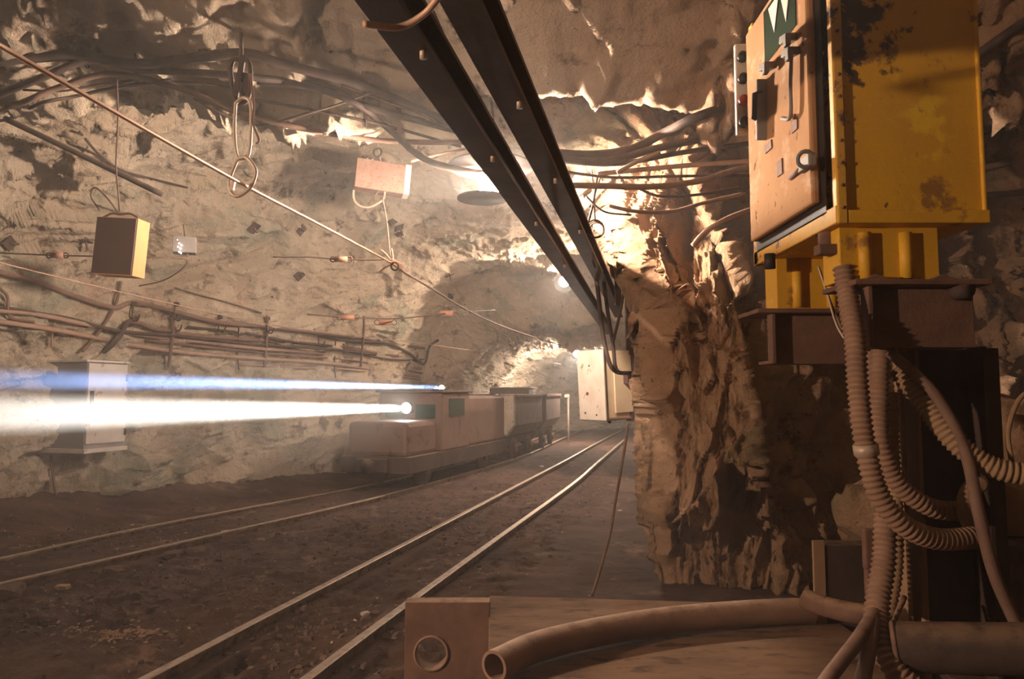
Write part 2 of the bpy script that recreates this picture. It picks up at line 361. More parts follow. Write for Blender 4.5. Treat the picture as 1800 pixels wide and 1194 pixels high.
rough = np.clip(.55 + .45 * np.maximum(right, smooth(.0, .6, fbm(P * .35, 2, 51) + .35)), 0, 1)
far = 1 + .5 * smooth(22, 25, py_)
d = d * rough * far * (1 - .55 * (px_ > 0) * smooth(6.0, 6.8, py_) * smooth(14, 11, py_))
slab = smooth(-1.0, -.5, px_) * smooth(1.5, .9, px_) * smooth(2.6, 3.2, py_) * smooth(5.0, 4.6, py_) * smooth(2.8, 3.1, pz_)      # smooth slab of roof over the beams
d = d * (1 - .72 * slab)
# less relief at the very foot, where muck has gathered
foot = smooth(0, .5, pz_)
P2 = P + n * (d * (.55 + .45 * foot))[:, None]
P2 -= n * (0 * right * .40 * (1 - smooth(-.1, 1.15, pz_)) ** 1.6 * smooth(7.5, 5.8, py_))[:, None]     # the foot keeps clear of the rails
clear(P2, P, .06, .75)
V = P2.reshape(NR, NT, 3)
idx = np.arange(NR * NT).reshape(NR, NT)
def patch(name, a, b):
    I = np.arange(NR)[:, None] * (b - a) + np.arange(b - a)[None]
    Q = np.stack([I[:-1, :-1], I[:-1, 1:], I[1:, 1:], I[1:, :-1]], -1).reshape(-1, 4)
    return tag(mesh_from_arrays(name, V[:, a:b].reshape(-1, 3), Q, M['rock']), kind='structure')
tl, tr = int(NT * .30), int(NT * .70)
tag(patch('wall_left', 0, tl + 1), 'long curved rock wall of the mine drift on the left, tan and grey'); tag(patch('ceiling', tl, tr + 1), 'arched rough rock roof of the mine drift')
tag(patch('wall_right', tr, NT), 'splintered brown rock wall and pillar on the right')
k = 3
I = idx[::k, ::k]; Q = np.stack([I[:-1, :-1], I[:-1, 1:], I[1:, 1:], I[1:, :-1]], -1).reshape(-1, 4)
ROCK = BVHTree.FromPolygons([tuple(p) for p in P2], [tuple(q) for q in Q.tolist()])
def hit(px, py):
    d = ray(px, py).normalized(); h = ROCK.ray_cast(Vector((0, 0, EYE)), d); return (h[0], h[1], d) if h[0] else None
def onrock(px, py, off=.06):
    h = hit(px, py); return h[0] - h[2] * off if h else W(px, py, 20)
def place(px, py, Y=None, off=.06):
    """a point at depth Y on the sight line, or just off the rock where the rock comes first"""
    h = hit(px, py)
    if Y is None: return onrock(px, py, off)
    p = W(px, py, Y)
    return onrock(px, py, off) if h and h[0].y - off < p.y else p

# ------------------------------------------------------------------ tracks: rails follow the ground
A = [G(*p, .10) for p in ((-60, 1355), (250, 1194), (450, 1090), (650, 987), (780, 920), (915, 850), (1000, 806), (1050, 778), (1095, 755))]
B = [G(*p, .10) for p in ((330, 1345), (535, 1194), (650, 1108), (820, 984), (1007, 850), (1050, 813), (1100, 770.5))]
D = [G(*p, .10) for p in ((-280, 1092), (0, 1025), (350, 945), (700, 864), (913, 803), (985, 772), (1030, 752))]
Cc = [G(*p, .10) for p in ((-300, 1045), (0, 981), (300, 917), (640, 855))]
def plane_path(P): return resample(catmull(P, 12), .12)
pa, pb, pd = plane_path(A), plane_path(B), plane_path(D)
pc = resample(catmull(Cc, 12), .12)
# beyond the loco the hidden rail keeps the gauge
tail = [p for p in pd if p.y > pc[-1].y + .5]
for i, p in enumerate(tail):
    q = pd[min(len(pd) - 1, pd.index(p) + 1)]; t = (q - p).normalized() if (q - p).length > 0 else t
    pc.append(p - t.cross(Vector((0, 0, 1))) * .74)
pc = resample(catmull(pc[::6] + [pc[-1]], 6), .12)
def xy_dist(P, path):
    a = np.array([(p.x, p.y) for p in path]); out = np.full(len(P), 99.0); sd = np.zeros(len(P))
    for i in range(0, len(a) - 1, 3):
        j = min(i + 3, len(a) - 1); e = a[j] - a[i]; L = np.hypot(*e); e = e / (L + 1e-9)
        r = P[:, :2] - a[i]; s = np.clip(r @ e, 0, L); q = r - s[:, None] * e; dd = np.hypot(q[:, 0], q[:, 1])
        side = e[1] * r[:, 0] - e[0] * r[:, 1]; m = dd < out; out = np.where(m, dd, out); sd = np.where(m, side, sd)
    return out, sd

# ------------------------------------------------------------------ floor
rr = np.concatenate([np.linspace(.4, 2.6, 20), np.geomspace(2.65, 13, 360), np.geomspace(13.2, 40, 70)]); aa = np.radians(np.linspace(-58, 62, 620))
R_, A_ = np.meshgrid(rr, aa, indexing='ij'); fx = R_ * np.sin(A_); fy = R_ * np.cos(A_) - .4
FP = np.stack([fx.ravel(), fy.ravel(), np.zeros(fx.size)], 1)
da, sa_ = xy_dist(FP, pa); db, sb_ = xy_dist(FP, pb); dd_, sd_ = xy_dist(FP, pd); dc, sc_ = xy_dist(FP, pc)
pad = smooth(.35, .7, np.where(sb_ > 0, db, 0))                      # smooth trodden strip between rail and pillar
clod = 1 - .75 * pad
h = .035 * fbm(FP * 1.3, 3, 61) + clod * (.028 * facet(FP * [5, 7, 5] + 3, 62, .8, .5, .15) + .016 * np.abs(fbm(FP * 11, 3, 63)) + .010 * facet(FP * [17, 21, 17], 64, .8, .5, .1))
between_right = smooth(.08, .16, np.minimum(da, db)) * ((sa_ > 0) & (sb_ < 0))
h = h + .02 + .03 * ((sa_ < 0) & (sd_ > 0)) * smooth(.1, .5, np.minimum(da, dd_)) - .02 * between_right
h = np.where((sc_ < 0) | ((sd_ < 0) & (sc_ > 0)), h * .6 + .055, h)   # muck packed level with the far rail
h += .30 * smooth(.5, 2.2, np.where(sc_ < 0, dc, 0)) * (FP[:, 1] < 14)  # banked up to the left wall
lim = .085 - .075 * smooth(.12, .03, np.minimum(np.minimum(da, db), dd_)); lim2 = .094 - .03 * smooth(.06, .03, dc)
nearr = np.minimum(np.minimum(da, db), dd_) < .3
h = np.where(np.minimum(np.minimum(da, db), dd_) < .14, np.maximum(h, .030), h); h = np.where(nearr, np.minimum(h, np.maximum(lim, .04)), h); h = np.where(dc < .25, np.minimum(h, lim2), h)
FP[:, 2] = h
nr, na = fx.shape; I = np.arange(nr * na).reshape(nr, na)
fl = tag(mesh_from_arrays('floor', FP, np.stack([I[:-1, :-1], I[:-1, 1:], I[1:, 1:], I[1:, :-1]], -1).reshape(-1, 4), M['earth']), 'dark trampled dirt floor of the mine drift', kind='structure')
FB = BVHTree.FromPolygons([tuple(p) for p in FP], [tuple(q) for q in np.stack([I[:-1, :-1], I[:-1, 1:], I[1:, 1:], I[1:, :-1]], -1).reshape(-1, 4).tolist()])
def fz(x, y):
    q = FB.ray_cast(Vector((x, y, 3)), Vector((0, 0, -1))); return q[0].z if q[0] else 0

PROF = [(-.05, -.10), (.05, -.10), (.05, -.088), (.010, -.078), (.010, -.028), (.030, -.020), (.030, -.004), (.024, 0), (-.024, 0), (-.030, -.004), (-.030, -.020), (-.010, -.028), (-.010, -.078), (-.05, -.088)]
def track(name, label, l, r, lr):
    t = thing(name, label, 'rail track', l[len(l) // 3].lerp(r[len(r) // 3], .5) * 1.0)
    t.location.z = 0
    for q, lab in ((l, lr[0]), (r, lr[1])):
        tag(build(MB().sweep(q, PROF), 'rail', M['rail'], t), lab)
    return t
tr1 = track('rail_track', 'nearer rail track running up the middle past the rock pillar', pa, pb, (None, None))
tr2 = track('rail_track', 'farther rail track on the left, under the train', pc, pd, ('far rail sunk in pale dust', None))
fp = pd[min(range(len(pd)), key=lambda i: abs(pd[i].y - G(445, 930, .1).y))]
i0 = pd.index(fp); b = MB(); b.bar(pd[i0 - 2] + Vector((.024, -.02, -.05)), pd[i0 + 2] + Vector((.024, -.02, -.05)), .02, .05); build(b, 'fishplate', M['rust'], tr2)

# the outcrop that the wall throws out behind the cabinet post
def outcrop(name, label, c, size, seed):
    n, m = 110, 70; u = np.linspace(0, 2 * math.pi, n, endpoint=False); v = np.linspace(.02, math.pi - .02, m); U, Vv = np.meshgrid(u, v)
    D = np.stack([np.sin(Vv) * np.cos(U), np.sin(Vv) * np.sin(U), np.cos(Vv)], -1).reshape(-1, 3); Pp = D * np.array(size) + np.array(c)
    dd = .30 * facet(Pp * [1.4, 1.4, 1.0], seed, 1.1, .6, .3, .06) + .14 * facet(Pp * [3.4, 3.4, 2.2], seed + 1, 1.2, .6, .4) + .05 * facet(Pp * [9, 9, 5], seed + 2, 1.1, .6, .4)
    Pp = Pp + D * dd[:, None] * .8; I = np.arange(n * m).reshape(m, n)
    Qq = np.stack([I[:-1], np.roll(I, -1, 1)[:-1], np.roll(I, -1, 1)[1:], I[1:]], -1).reshape(-1, 4)[:, ::-1]
    return tag(mesh_from_arrays(name, Pp, Qq, M['rock']), label, kind='structure')
outcrop('trim_1', 'rough brown outcrop of rock behind the hoses at the lower right', (2.75, 3.75, .35), (.95, .55, 1.15), 71)

# ------------------------------------------------------------------ haze in the drift
hz = MB(); hz.box((1.5, 14, 2.2), (20, 37, 4.9))
mh = bpy.data.materials.new('haze'); mh.use_nodes = True; nt = mh.node_tree; nt.nodes.clear()
vs = nt.nodes.new('ShaderNodeVolumeScatter'); om = nt.nodes.new('ShaderNodeOutputMaterial'); nt.links.new(vs.outputs[0], om.inputs['Volume'])
vs.inputs['Density'].default_value = .0095; vs.inputs['Anisotropy'].default_value = .25; vs.inputs['Color'].default_value = (.95, .95, .95, 1)
tag(build(hz, 'haze', mh), 'thin dusty haze hanging in the drift', 'haze', kind='stuff')

# ------------------------------------------------------------------ overhead steel beams
ZB = 2.52; kb = (ZB - EYE) / .96
def beam_obj(label, x0, y0, x1, y1, hw, hh):
    a, b = Vector((x0 * kb, y0 * kb, ZB)), Vector((x1 * kb, y1 * kb, ZB)); d = (b - a).normalized(); s = d.cross(Vector((0, 0, 1)))
    t = thing('steel_beam', label, 'beam', a.lerp(b, .5))
    build(MB().bar(a + Vector((0, 0, hh)), b + Vector((0, 0, hh)), hw * 2, .018), 'top_flange', M['beam'], t)
    build(MB().bar(a, b, hw * 2, .018), 'bottom_flange', M['beam'], t)
    build(MB().bar(a + Vector((0, 0, hh / 2)), b + Vector((0, 0, hh / 2)), .02, hh - .02), 'web', M['beam'], t)
    for u in (.12, .2, .3, .42):
        p = a.lerp(b, u); build(MB().cyl(p + s * hw * .6 + Vector((0, 0, -.03)), p + s * hw * .6 + Vector((0, 0, .012)), .012, n=6), 'bolt', M['galv'], t)
    return t
beam_obj('left overhead steel beam of the pair, passing beside the brightest lamp', -.535, .6, 1.60, 11.7, .055, .11)
beam_obj('right overhead steel beam of the pair, wider, in front of the lit rock', -.345, .6, 1.36, 9.0, .052, .12)

# ------------------------------------------------------------------ lamps
def mine_lamp(name, label, p, r, up=.25, shade=None):
    t = thing(name, label, 'lamp', p)
    build(MB().sphere(p, r, 12, 7), 'bulb', M['mainbulb' if shade == 'tray' else 'bulb'], t)
    if shade == 'tray':
        build(MB().tube([p + Vector((0, 0, .125)), p + Vector((0, 0, .14)), p + Vector((0, 0, .19))], lambda t_, i: (.32, .31, .05)[i], 26), 'added_hood', M['dark'], t)  # added hood, keeps lamplight off the near roof
        build(MB().cyl(p + Vector((-.055, 0, -.112)), p + Vector((-.055, 0, -.100)), .19, n=28), 'added_tray', M['dark'], t)  # added tray, blocks the lamp's light downward
        for a in (0, 2.1, 4.2): build(MB().cyl(p + Vector((.11 * math.cos(a), .11 * math.sin(a), -.105)), p + Vector((.05 * math.cos(a), .05 * math.sin(a), .12)), .004, n=6), 'cage_wire', M['dark'], t)
    build(MB().cyl(p + Vector((0, 0, r * .7)), p + Vector((0, 0, r * .7 + .09)), r * .55, r * .45), 'socket', M['dark'], t)
    if shade == 'back':
        build(MB().tube([p + Vector((0, .03, .0)), p + Vector((0, .16, .02)), p + Vector((0, .2, .03))], lambda t_, i: (.20, .13, .05)[i], 18), 'added_back_shade', M['dark'], t)  # added shade, keeps this lamp's light out of the far tunnel
    top = p + Vector((0, 0, r + .09)); q = top + Vector((0, 0, up))
    build(MB().tube(catmull([top, top.lerp(q, .5) + Vector((.02, .01, 0)), q], 5), .008, 6), 'lead', M['cable'], t)
    return t
mine_lamp('mine_lamp', 'brightest bare lamp glaring beside the overhead beams', LAMP1, .092, .52, 'tray')
mine_lamp('mine_lamp', 'second glaring lamp, lower and farther in, left of the beams', LAMP2, .10, .5, 'back')
mine_lamp('mine_lamp', 'farthest lamp, shining above the tall cream cabinet, over the train', LAMP3, .10, .3)

# ------------------------------------------------------------------ yellow switch cabinet
YN = 2.30; zb = 2.055; xl = 1.068; xr = 1.565; yf = 3.10; zt = 3.14
t = thing('switch_cabinet', 'tall yellow steel switch cabinet with stained sides on two ribbed feet', 'cabinet', ((xl + xr) / 2, (YN + yf) / 2, zb))
CAB = t
build(MB().box(((xl + xr) / 2 + .012, (YN + yf) / 2, (zb + zt) / 2), (xr - xl - .03, yf - YN - .02, zt - zb)), 'body', M['yellow'], t, .006)
build(MB().box((xl + .018, YN + .012, (zb + zt) / 2), (.036, .036, zt - zb + .004)), 'corner_post', M['trimy'], t, .006)
build(MB().box(((xl + xr) / 2 + .02, YN + .004, zb + .022), (xr - xl - .03, .016, .044)), 'bottom_lip', M['yellow'], t, .004)
build(MB().box((xr - .006, YN + .010, (zb + zt) / 2), (.012, .022, zt - zb)), 'edge_strip', M['yellow'], t, .004)
bt = MB(); bt.box((xl + .012, (YN + yf) / 2, zb + .03), (.03, yf - YN, .06)); bt.box((xl + .012, yf - .03, (zb + zt) / 2), (.03, .05, zt - zb)); build(bt, 'front_frame', M['trimy'], t, .004)
tag(build(MB().box((xl - .001, (YN + yf) / 2 + .01, (zb + zt) / 2), (.004, yf - YN - .12, zt - zb - .1)), 'door_gasket', M['black'], t), 'black rubber seal round the door')
dy0, dy1, dz0, dz1 = YN + .105, yf - .055, zb + .095, zt - .06
dr = tag(build(MB().box((xl - .018, (dy0 + dy1) / 2, (dz0 + dz1) / 2), (.032, dy1 - dy0, dz1 - dz0)), 'door', M['faded'], t, .010), 'faded yellow door standing proud, its warm light put into the paint')
xd = xl - .034
def onx(px, py):     # point on the door plane
    d = ray(px, py); return Vector((0, 0, EYE)) + d * (xd / d.x)
def strip(pts, th): return pts
wtop = onx(1365, 30)
h_ = MB(); a, b = onx(1347, 140), onx(1347, 246)
h_.bar(a + Vector((-.012, 0, 0)), b + Vector((-.012, 0, 0)), .020, .058, (1, 0, 0)); hp = tag(build(h_, 'handle_plate', M['dull'], dr, .004), 'rounded steel handle plate')
build(MB().tube([a + Vector((-.02, 0, -.05)), a + Vector((-.05, 0, -.06)), b + Vector((-.05, 0, .09)), b + Vector((-.02, 0, .08))], .010, 8), 'lever', M['dark'], dr)
for (px, py, r) in ((1342, 165, .014), (1343, 215, .011)):
    p = onx(px, py); build(MB().cyl(p + Vector((-.004, 0, 0)), p + Vector((-.034, 0, 0)), r, n=12), 'lock_barrel', M['dull'], dr)
for (px, py) in ((1358, 117), (1396, 68), (1400, 92)):
    p = onx(px, py); b_ = MB(); b_.box(p + Vector((-.022, 0, 0)), (.045, .070, .028), Matrix.Rotation(.25, 3, 'X')); b_.box(p + Vector((-.035, -.02, -.02)), (.02, .03, .04)); build(b_, 'padlock_hasp', M['dull'], dr, .004)
p0, p1 = onx(1401, 92), onx(1399, 205); p2 = onx(1384, 208)
build(MB().tube(catmull([p0 + Vector((-.02, 0, 0)), p0.lerp(p1, .5) + Vector((-.022, 0, 0)), p1 + Vector((-.02, 0, 0)), p2 + Vector((-.02, 0, 0))], 5), .008, 6), 'rod', M['dull'], dr)
for (px, py, w_, h2) in ((1398, 220, .05, .045), (1352, 258, .07, .035), (1372, 295, .05, .06)):
    p = onx(px, py); build(MB().box(p + Vector((-.002, 0, 0)), (.006, w_, h2)), 'name_plate', M['rust'], dr)
la = onx(1432, 285); lt = build(MB().box(la + Vector((-.022, .01, 0)), (.03, .10, .045)), 'latch', M['dull'], dr, .006)
build(MB().ring(la + Vector((-.045, -.03, 0)), (0, 1, .3), .026, .008, 14, 6), 'latch_ring', M['dull'], lt)
build(MB().tube([la + Vector((-.02, .02, -.005)), la + Vector((-.04, .11, -.02))], .012, 8), 'latch_tongue', M['rust'], lt)
# window with two white pointed shapes, cut by the top of the frame
wy0, wy1 = onx(1400, 20).y, onx(1344, 20).y; wz0 = 2.83
wn = build(MB().box((xd - .001, (wy0 + wy1) / 2, (wz0 + 3.05) / 2), (.008, wy1 - wy0, 3.05 - wz0)), 'door_window', M['glass'], dr)
for u0, u1, top in ((.08, .42, .0), (.45, .80, .02)):
    ya, yb = wy0 + (wy1 - wy0) * u0, wy0 + (wy1 - wy0) * u1
    build(MB().prism([(xd - .007, ya, 3.03), (xd - .007, yb, 3.03), (xd - .007, (ya + yb) / 2, wz0 + .055 + top)], (0, 0, 0), (-.002, 0, 0)), 'window_shape', M['white'], wn)
# strip of push buttons on the far edge
bs = build(MB().box((xl - .035, yf + .012, 2.86), (.055, .03, .42)), 'button_strip', M['grey'], t, .006)
for i, (z, c) in enumerate(((3.0, 'black'), (2.90, 'black'), (2.80, 'red'), (2.70, 'black'))):
    bp = build(MB().cyl((xl - .035, yf - .004, z), (xl - .035, yf - .03, z), .022, n=16), 'push_button', M[c], bs)
    if c == 'red': bp['label'] = 'red push button'
for k in range(14):      # screw heads along the corner post
    z = zb + .05 + k * .075; build(MB().cyl((xl + .018, YN - .003, z), (xl + .018, YN - .012, z), .006, n=6), 'screw_head', M['rust'], t)
def foot(x0, x1, y, z0, z1, dpt):
    f = build(MB().box(((x0 + x1) / 2, y + dpt / 2, (z0 + z1) / 2), (x1 - x0, dpt, z1 - z0)), 'foot', M['yellow'], t, .004)
    for u in (.25, .66):
        x = x0 + (x1 - x0) * u; build(MB().cyl((x, y - .001, z0 + .008), (x, y - .001, z1 - .02), .022, n=10), 'rib', M['yellow'], f)
foot(1.100, 1.435, 2.36, 1.872, zb, .13); foot(1.095, 1.44, 2.92, 1.842, zb, .13)
# gland and clamp under the floor of the cabinet
build(MB().box((1.075, 2.40, 1.985), (.07, .05, .035)), 'clamp', M['rust'], t, .004)
build(MB().cyl((1.10, 2.45, 2.06), (1.10, 2.45, 1.99), .03, n=12), 'cable_gland', M['rust'], t)
build(MB().cyl((1.045, 2.85, 2.06), (1.045, 2.85, 2.0), .022, n=12), 'cable_gland', M['black'], t)

# brackets that carry it
def bracket(label, px0, px1, py0, py1, Y, plate_px, ztop):
    a = W(px0, py0, Y); b = W(px1, py1, Y); c = W(plate_px[0], py0, Y - .05); e = W(plate_px[1], py0, Y - .05)
    t = thing('steel_bracket', label, 'bracket', (a.lerp(b, .5).x, Y, b.z))
    build(MB().box(((a.x + b.x) / 2, Y + .012, (ztop - .02 + b.z) / 2), (b.x - a.x, .02, ztop - .02 - b.z)), 'web', M['rust'], t, .003)
    build(MB().box((a.x, Y - .012, (ztop - .02 + b.z) / 2), (.016, .055, ztop - .02 - b.z)), 'end_stiffener', M['rust'], t, .003)
    build(MB().box(((c.x + e.x) / 2, Y + .06, ztop - .010), (e.x - c.x, .25, .018)), 'top_plate', M['rust'], t, .004)
    build(MB().box(((a.x + b.x) / 2, Y + .08, b.z + .008), (b.x - a.x, .15, .014)), 'bottom_flange', M['rust'], t, .003)
    return t
bk1 = bracket('near rusty channel bracket under the right foot of the yellow cabinet', 1520, 1716, 520, 611, 2.36, (1500, 1742), 1.870)
for dx in (-.12, .10): build(MB().prism([(1.28 + dx, 2.31, 1.871), (1.36 + dx, 2.31, 1.871), (1.315 + dx, 2.31, 1.888)], (0, 0, 0), (0, .12, 0)), 'rust_flake', M['rust'], bk1)
build(MB().cyl((1.485, 2.40, 1.835), (1.485, 2.30, 1.835), .028, n=12), 'bolt_head', M['dark'], bk1)
bracket('far rusty channel bracket under the left foot of the yellow cabinet', 1354, 1502, 565, 640, 2.92, (1330, 1512), 1.840)
# post: two flanges and a web, floor to bracket
t = thing('steel_post', 'rusty channel post standing under the near bracket', 'post', (1.40, 2.55, 0))
zf = 0.0
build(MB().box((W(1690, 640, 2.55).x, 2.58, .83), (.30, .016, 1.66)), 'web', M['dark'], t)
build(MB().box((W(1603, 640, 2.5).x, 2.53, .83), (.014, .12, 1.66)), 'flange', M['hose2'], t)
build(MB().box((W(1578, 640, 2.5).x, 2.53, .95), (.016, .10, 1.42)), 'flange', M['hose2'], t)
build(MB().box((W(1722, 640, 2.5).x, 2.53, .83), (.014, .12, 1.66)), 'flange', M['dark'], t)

# ------------------------------------------------------------------ hoses and cables below the cabinet
def hose(name, label, pts, r, m, corr=True, n=16, cat='hose', group=None, step=None):
    P = resample(catmull(pts, 10), step or (.0045 if corr else .02))
    b = MB().tube(P, (lambda t_, i: r * (1 + .13 * math.sin(i * 2 * math.pi * .0045 / .0180 + .01))) if corr else r, n)
    return tag(build(b, name, M[m]), label, cat, group)
def WW(L): return [W(*p) for p in L]
hose('corrugated_hose', 'corrugated hose hanging from under the cabinet clamp, frontmost, curving to the right', WW([(1482, 470, 2.38), (1490, 520, 2.36), (1503, 600, 2.30), (1508, 680, 2.28), (1520, 780, 2.26), (1545, 870, 2.25), (1590, 925, 2.25), (1650, 948, 2.27), (1715, 945, 2.3)]), .031, 'hose')
hose('corrugated_hose', 'corrugated hose behind the frontmost one, bending to the pale elbow', WW([(1548, 615, 2.43), (1546, 700, 2.42), (1548, 780, 2.40), (1578, 850, 2.40), (1635, 892, 2.40), (1695, 900, 2.42)]), .029, 'hose')
hose('corrugated_hose', 'short corrugated hose in the shade between two thicker ones', WW([(1530, 612, 2.52), (1534, 700, 2.50), (1545, 780, 2.50), (1565, 850, 2.5)]), .022, 'hose')
hose('corrugated_hose', 'thin corrugated hose running straight down along the post', WW([(1568, 690, 2.46), (1570, 800, 2.45), (1576, 900, 2.44), (1575, 1000, 2.43), (1562, 1080, 2.42)]), .021, 'hose2')
hose('corrugated_hose', 'corrugated hose slanting away to the right edge', WW([(1580, 650, 2.44), (1622, 705, 2.38), (1672, 770, 2.32), (1730, 815, 2.28), (1790, 832, 2.25), (1860, 836, 2.22)]), .033, 'hose2')
hose('corrugated_hose', 'corrugated hose dropping from the bundle to the floor', WW([(1556, 905, 2.36), (1554, 985, 2.33), (1542, 1065, 2.28), (1546, 1125, 2.22), (1578, 1185, 2.16), (1640, 1230, 2.12)]), .034, 'hose')
hose('rubber_cable', 'smooth thick cable slanting down past the pale elbow', WW([(1562, 618, 2.40), (1640, 690, 2.34), (1695, 790, 2.28), (1720, 900, 2.22), (1748, 1010, 2.20), (1792, 1110, 2.2)]), .018, 'bcable', False, 12, 'cable')
hose('rubber_cable', 'smooth cable leaving the bundle to the lower left', WW([(1540, 1075, 2.26), (1508, 1125, 2.16), (1458, 1190, 2.05), (1420, 1250, 1.98)]), .021, 'bcable', False, 12, 'cable')
hose('rubber_cable', 'smooth cable hanging straight down beside the plank end', WW([(1535, 1085, 2.24), (1527, 1140, 2.16), (1516, 1200, 2.10), (1508, 1250, 2.05)]), .022, 'bcable', False, 12, 'cable')
hose('thin_lead', 'thin looping lead at the foot of the post', WW([(1590, 1050, 2.40), (1572, 1095, 2.33), (1586, 1125, 2.25), (1590, 1165, 2.2)]), .009, 'bcable', False, 8, 'cable')
hose('thin_lead', 'thin tan lead arching at the right edge', WW([(1830, 670, 2.35), (1790, 705, 2.35), (1772, 760, 2.35), (1778, 810, 2.3)]), .008, 'hose2', False, 8, 'cable')
hose('thin_lead', 'pair of pale thin wires hanging under the cabinet', WW([(1438, 468, 2.75), (1455, 520, 2.75), (1470, 570, 2.75), (1490, 605, 2.72)]), .0045, 'galv', False, 6, 'wire')
hose('thin_lead', 'second fine wire beside the pale hanging one', WW([(1440, 470, 2.76), (1462, 535, 2.76), (1480, 580, 2.74)]), .003, 'hose2', False, 6, 'wire')
b = MB(); c = W(1722, 892, 2.36); b.tube([c + Vector((.055 * math.cos(a) * .9, 0, .075 * math.sin(a))) for a in np.linspace(1.2, 4.9, 22)], .024, 12)
tag(build(b, 'pipe_elbow', M['hose2']), 'pale tan bent pipe elbow among the hoses', 'pipe elbow')
t = thing('tape_band', 'strip of pale tape wrapped round the frontmost hose', 'tape', W(1519, 790, 2.26))
build(MB().cyl(W(1521, 782, 2.26), W(1524, 800, 2.26), .0375, n=16), 'wrap', M['galv'], t)

# ------------------------------------------------------------------ foreground: sheet-topped bench, plate with a hole, pipe, angle
ZT = .60
t = thing('steel_bench', 'low dusty sheet-topped bench along the bottom of the photo', 'bench', (.62, 2.4, 0))
pt = [G(860, 1047, ZT), G(1432, 1064, ZT), G(1560, 1194, ZT) + Vector((.1, -.3, 0)), Vector((-.06, 1.75, ZT))]
build(MB().prism([p - Vector((0, 0, .02)) for p in pt], (0, 0, 0), (0, 0, .02)), 'top_sheet', M['plank'], t, .004)
b = MB(); b.bar(pt[0] + Vector((.012, -.01, -.07)), pt[3] + Vector((.012, 0, -.07)), .016, .10); build(b, 'side_rail', M['rust'], t)
for p in (pt[0] + Vector((.05, -.06, 0)), pt[1] + Vector((-.06, -.06, 0)), pt[3] + Vector((.06, .06, 0)), pt[2] + Vector((-.08, .06, 0))):
    build(MB().box((p.x, p.y, (ZT - .02) / 2), (.06, .06, ZT - .02)), 'leg', M['rust'], t)
# plate with a round hole
yp = 2.93; x0, x1 = W(712, 1060, yp).x, W(861, 1060, yp).x; z1 = W(712, 1059, yp).z; z0 = .18
hc = W(758, 1149, yp); hr = .062
t = thing('holed_plate', 'thick rusty steel plate with a round hole, at the bench end', 'plate', ((x0 + x1) / 2, yp, 0))
n = 40; outer = []
for k in range(n):
    a = 2 * math.pi * k / n; dx, dz = math.cos(a), math.sin(a)
    s_ = min(((x1 - hc.x) / dx) if dx > 1e-6 else ((x0 - hc.x) / dx) if dx < -1e-6 else 9, ((z1 - hc.z) / dz) if dz > 1e-6 else ((z0 - hc.z) / dz) if dz < -1e-6 else 9)
    outer.append((hc.x + dx * s_, hc.z + dz * s_))
for (cx, cz) in ((x0, z0), (x1, z0), (x0, z1), (x1, z1)):     # square the corners
    k = min(range(n), key=lambda i: (outer[i][0] - cx) ** 2 + (outer[i][1] - cz) ** 2); outer[k] = (cx, cz)
vs = []
for y in (yp, yp + .07):
    vs += [(x, y, z) for x, z in outer] + [(hc.x + hr * math.cos(2 * math.pi * k / n), y, hc.z + hr * math.sin(2 * math.pi * k / n)) for k in range(n)]
fs = []
for k in range(n):
    j = (k + 1) % n
    fs += [(k, j, n + j, n + k), (2 * n + k, 3 * n + k, 3 * n + j, 2 * n + j), (k, 2 * n + k, 2 * n + j, j), (n + k, n + j, 3 * n + j, 3 * n + k)]
build(MB().add(vs, fs), 'plate_body', M['rust'], t, .003)
build(MB().ring((hc.x, yp - .002, hc.z), (0, 1, 0), hr + .004, .006, 28, 6), 'hole_rim', M['hose'], t)
build(MB().box(((x0 + x1) / 2, yp + .05, z0 / 2), (.18, .12, z0)), 'base_block', M['dark'], t)
# bent pipe on the bench
P = [G(868, 1172, .655), G(930, 1142, .655), G(1000, 1122, .655), G(1100, 1102, .655), G(1200, 1088, .655), G(1320, 1078, .655), G(1425, 1073, .655)]
b = MB().pipe(resample(catmull(P, 8), .03), .048, .038, 22); tag(build(b, 'bent_pipe', M['hose']), 'gently bent hollow pipe lying on the dusty bench', 'pipe')
b = MB(); P = WW([(1412, 1050, 2.62), (1440, 1063, 2.58), (1490, 1076, 2.5), (1545, 1083, 2.45)]); b.pipe(resample(catmull(P, 6), .02), .035, .028, 16); tag(build(b, 'pipe_stub', M['rust']), 'short cut pipe stub behind the hoses, above the bench', 'pipe')
t = thing('angle_iron', 'upright angle iron behind the bench with a dark face', 'angle iron', (W(1438, 1060, 2.85).x, 2.85, 0))
a, c = W(1438, 950, 2.85), W(1438, 1096, 2.85)
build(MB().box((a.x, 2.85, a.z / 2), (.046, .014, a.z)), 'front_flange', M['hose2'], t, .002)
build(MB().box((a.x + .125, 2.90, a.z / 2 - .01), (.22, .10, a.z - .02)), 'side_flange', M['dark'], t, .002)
t = thing('thick_pipe', 'thick dark pipe lying at the lower right corner', 'pipe', W(1690, 1140, 2.05))
P = [W(1575, 1137, 2.22), W(1690, 1140, 2.14), W(1880, 1143, 2.03)]
build(MB().pipe(resample(P, .2), .072, .06, 24), 'pipe_body', M['dark'], t)
build(MB().ring(P[0], (P[1] - P[0]), .070, .008, 24, 6), 'end_rim', M['rust'], t)
build(MB().box((P[1].x, P[1].y, (P[1].z - .07) / 2), (.1, .1, P[1].z - .07)), 'support_block', M['dark'], t)
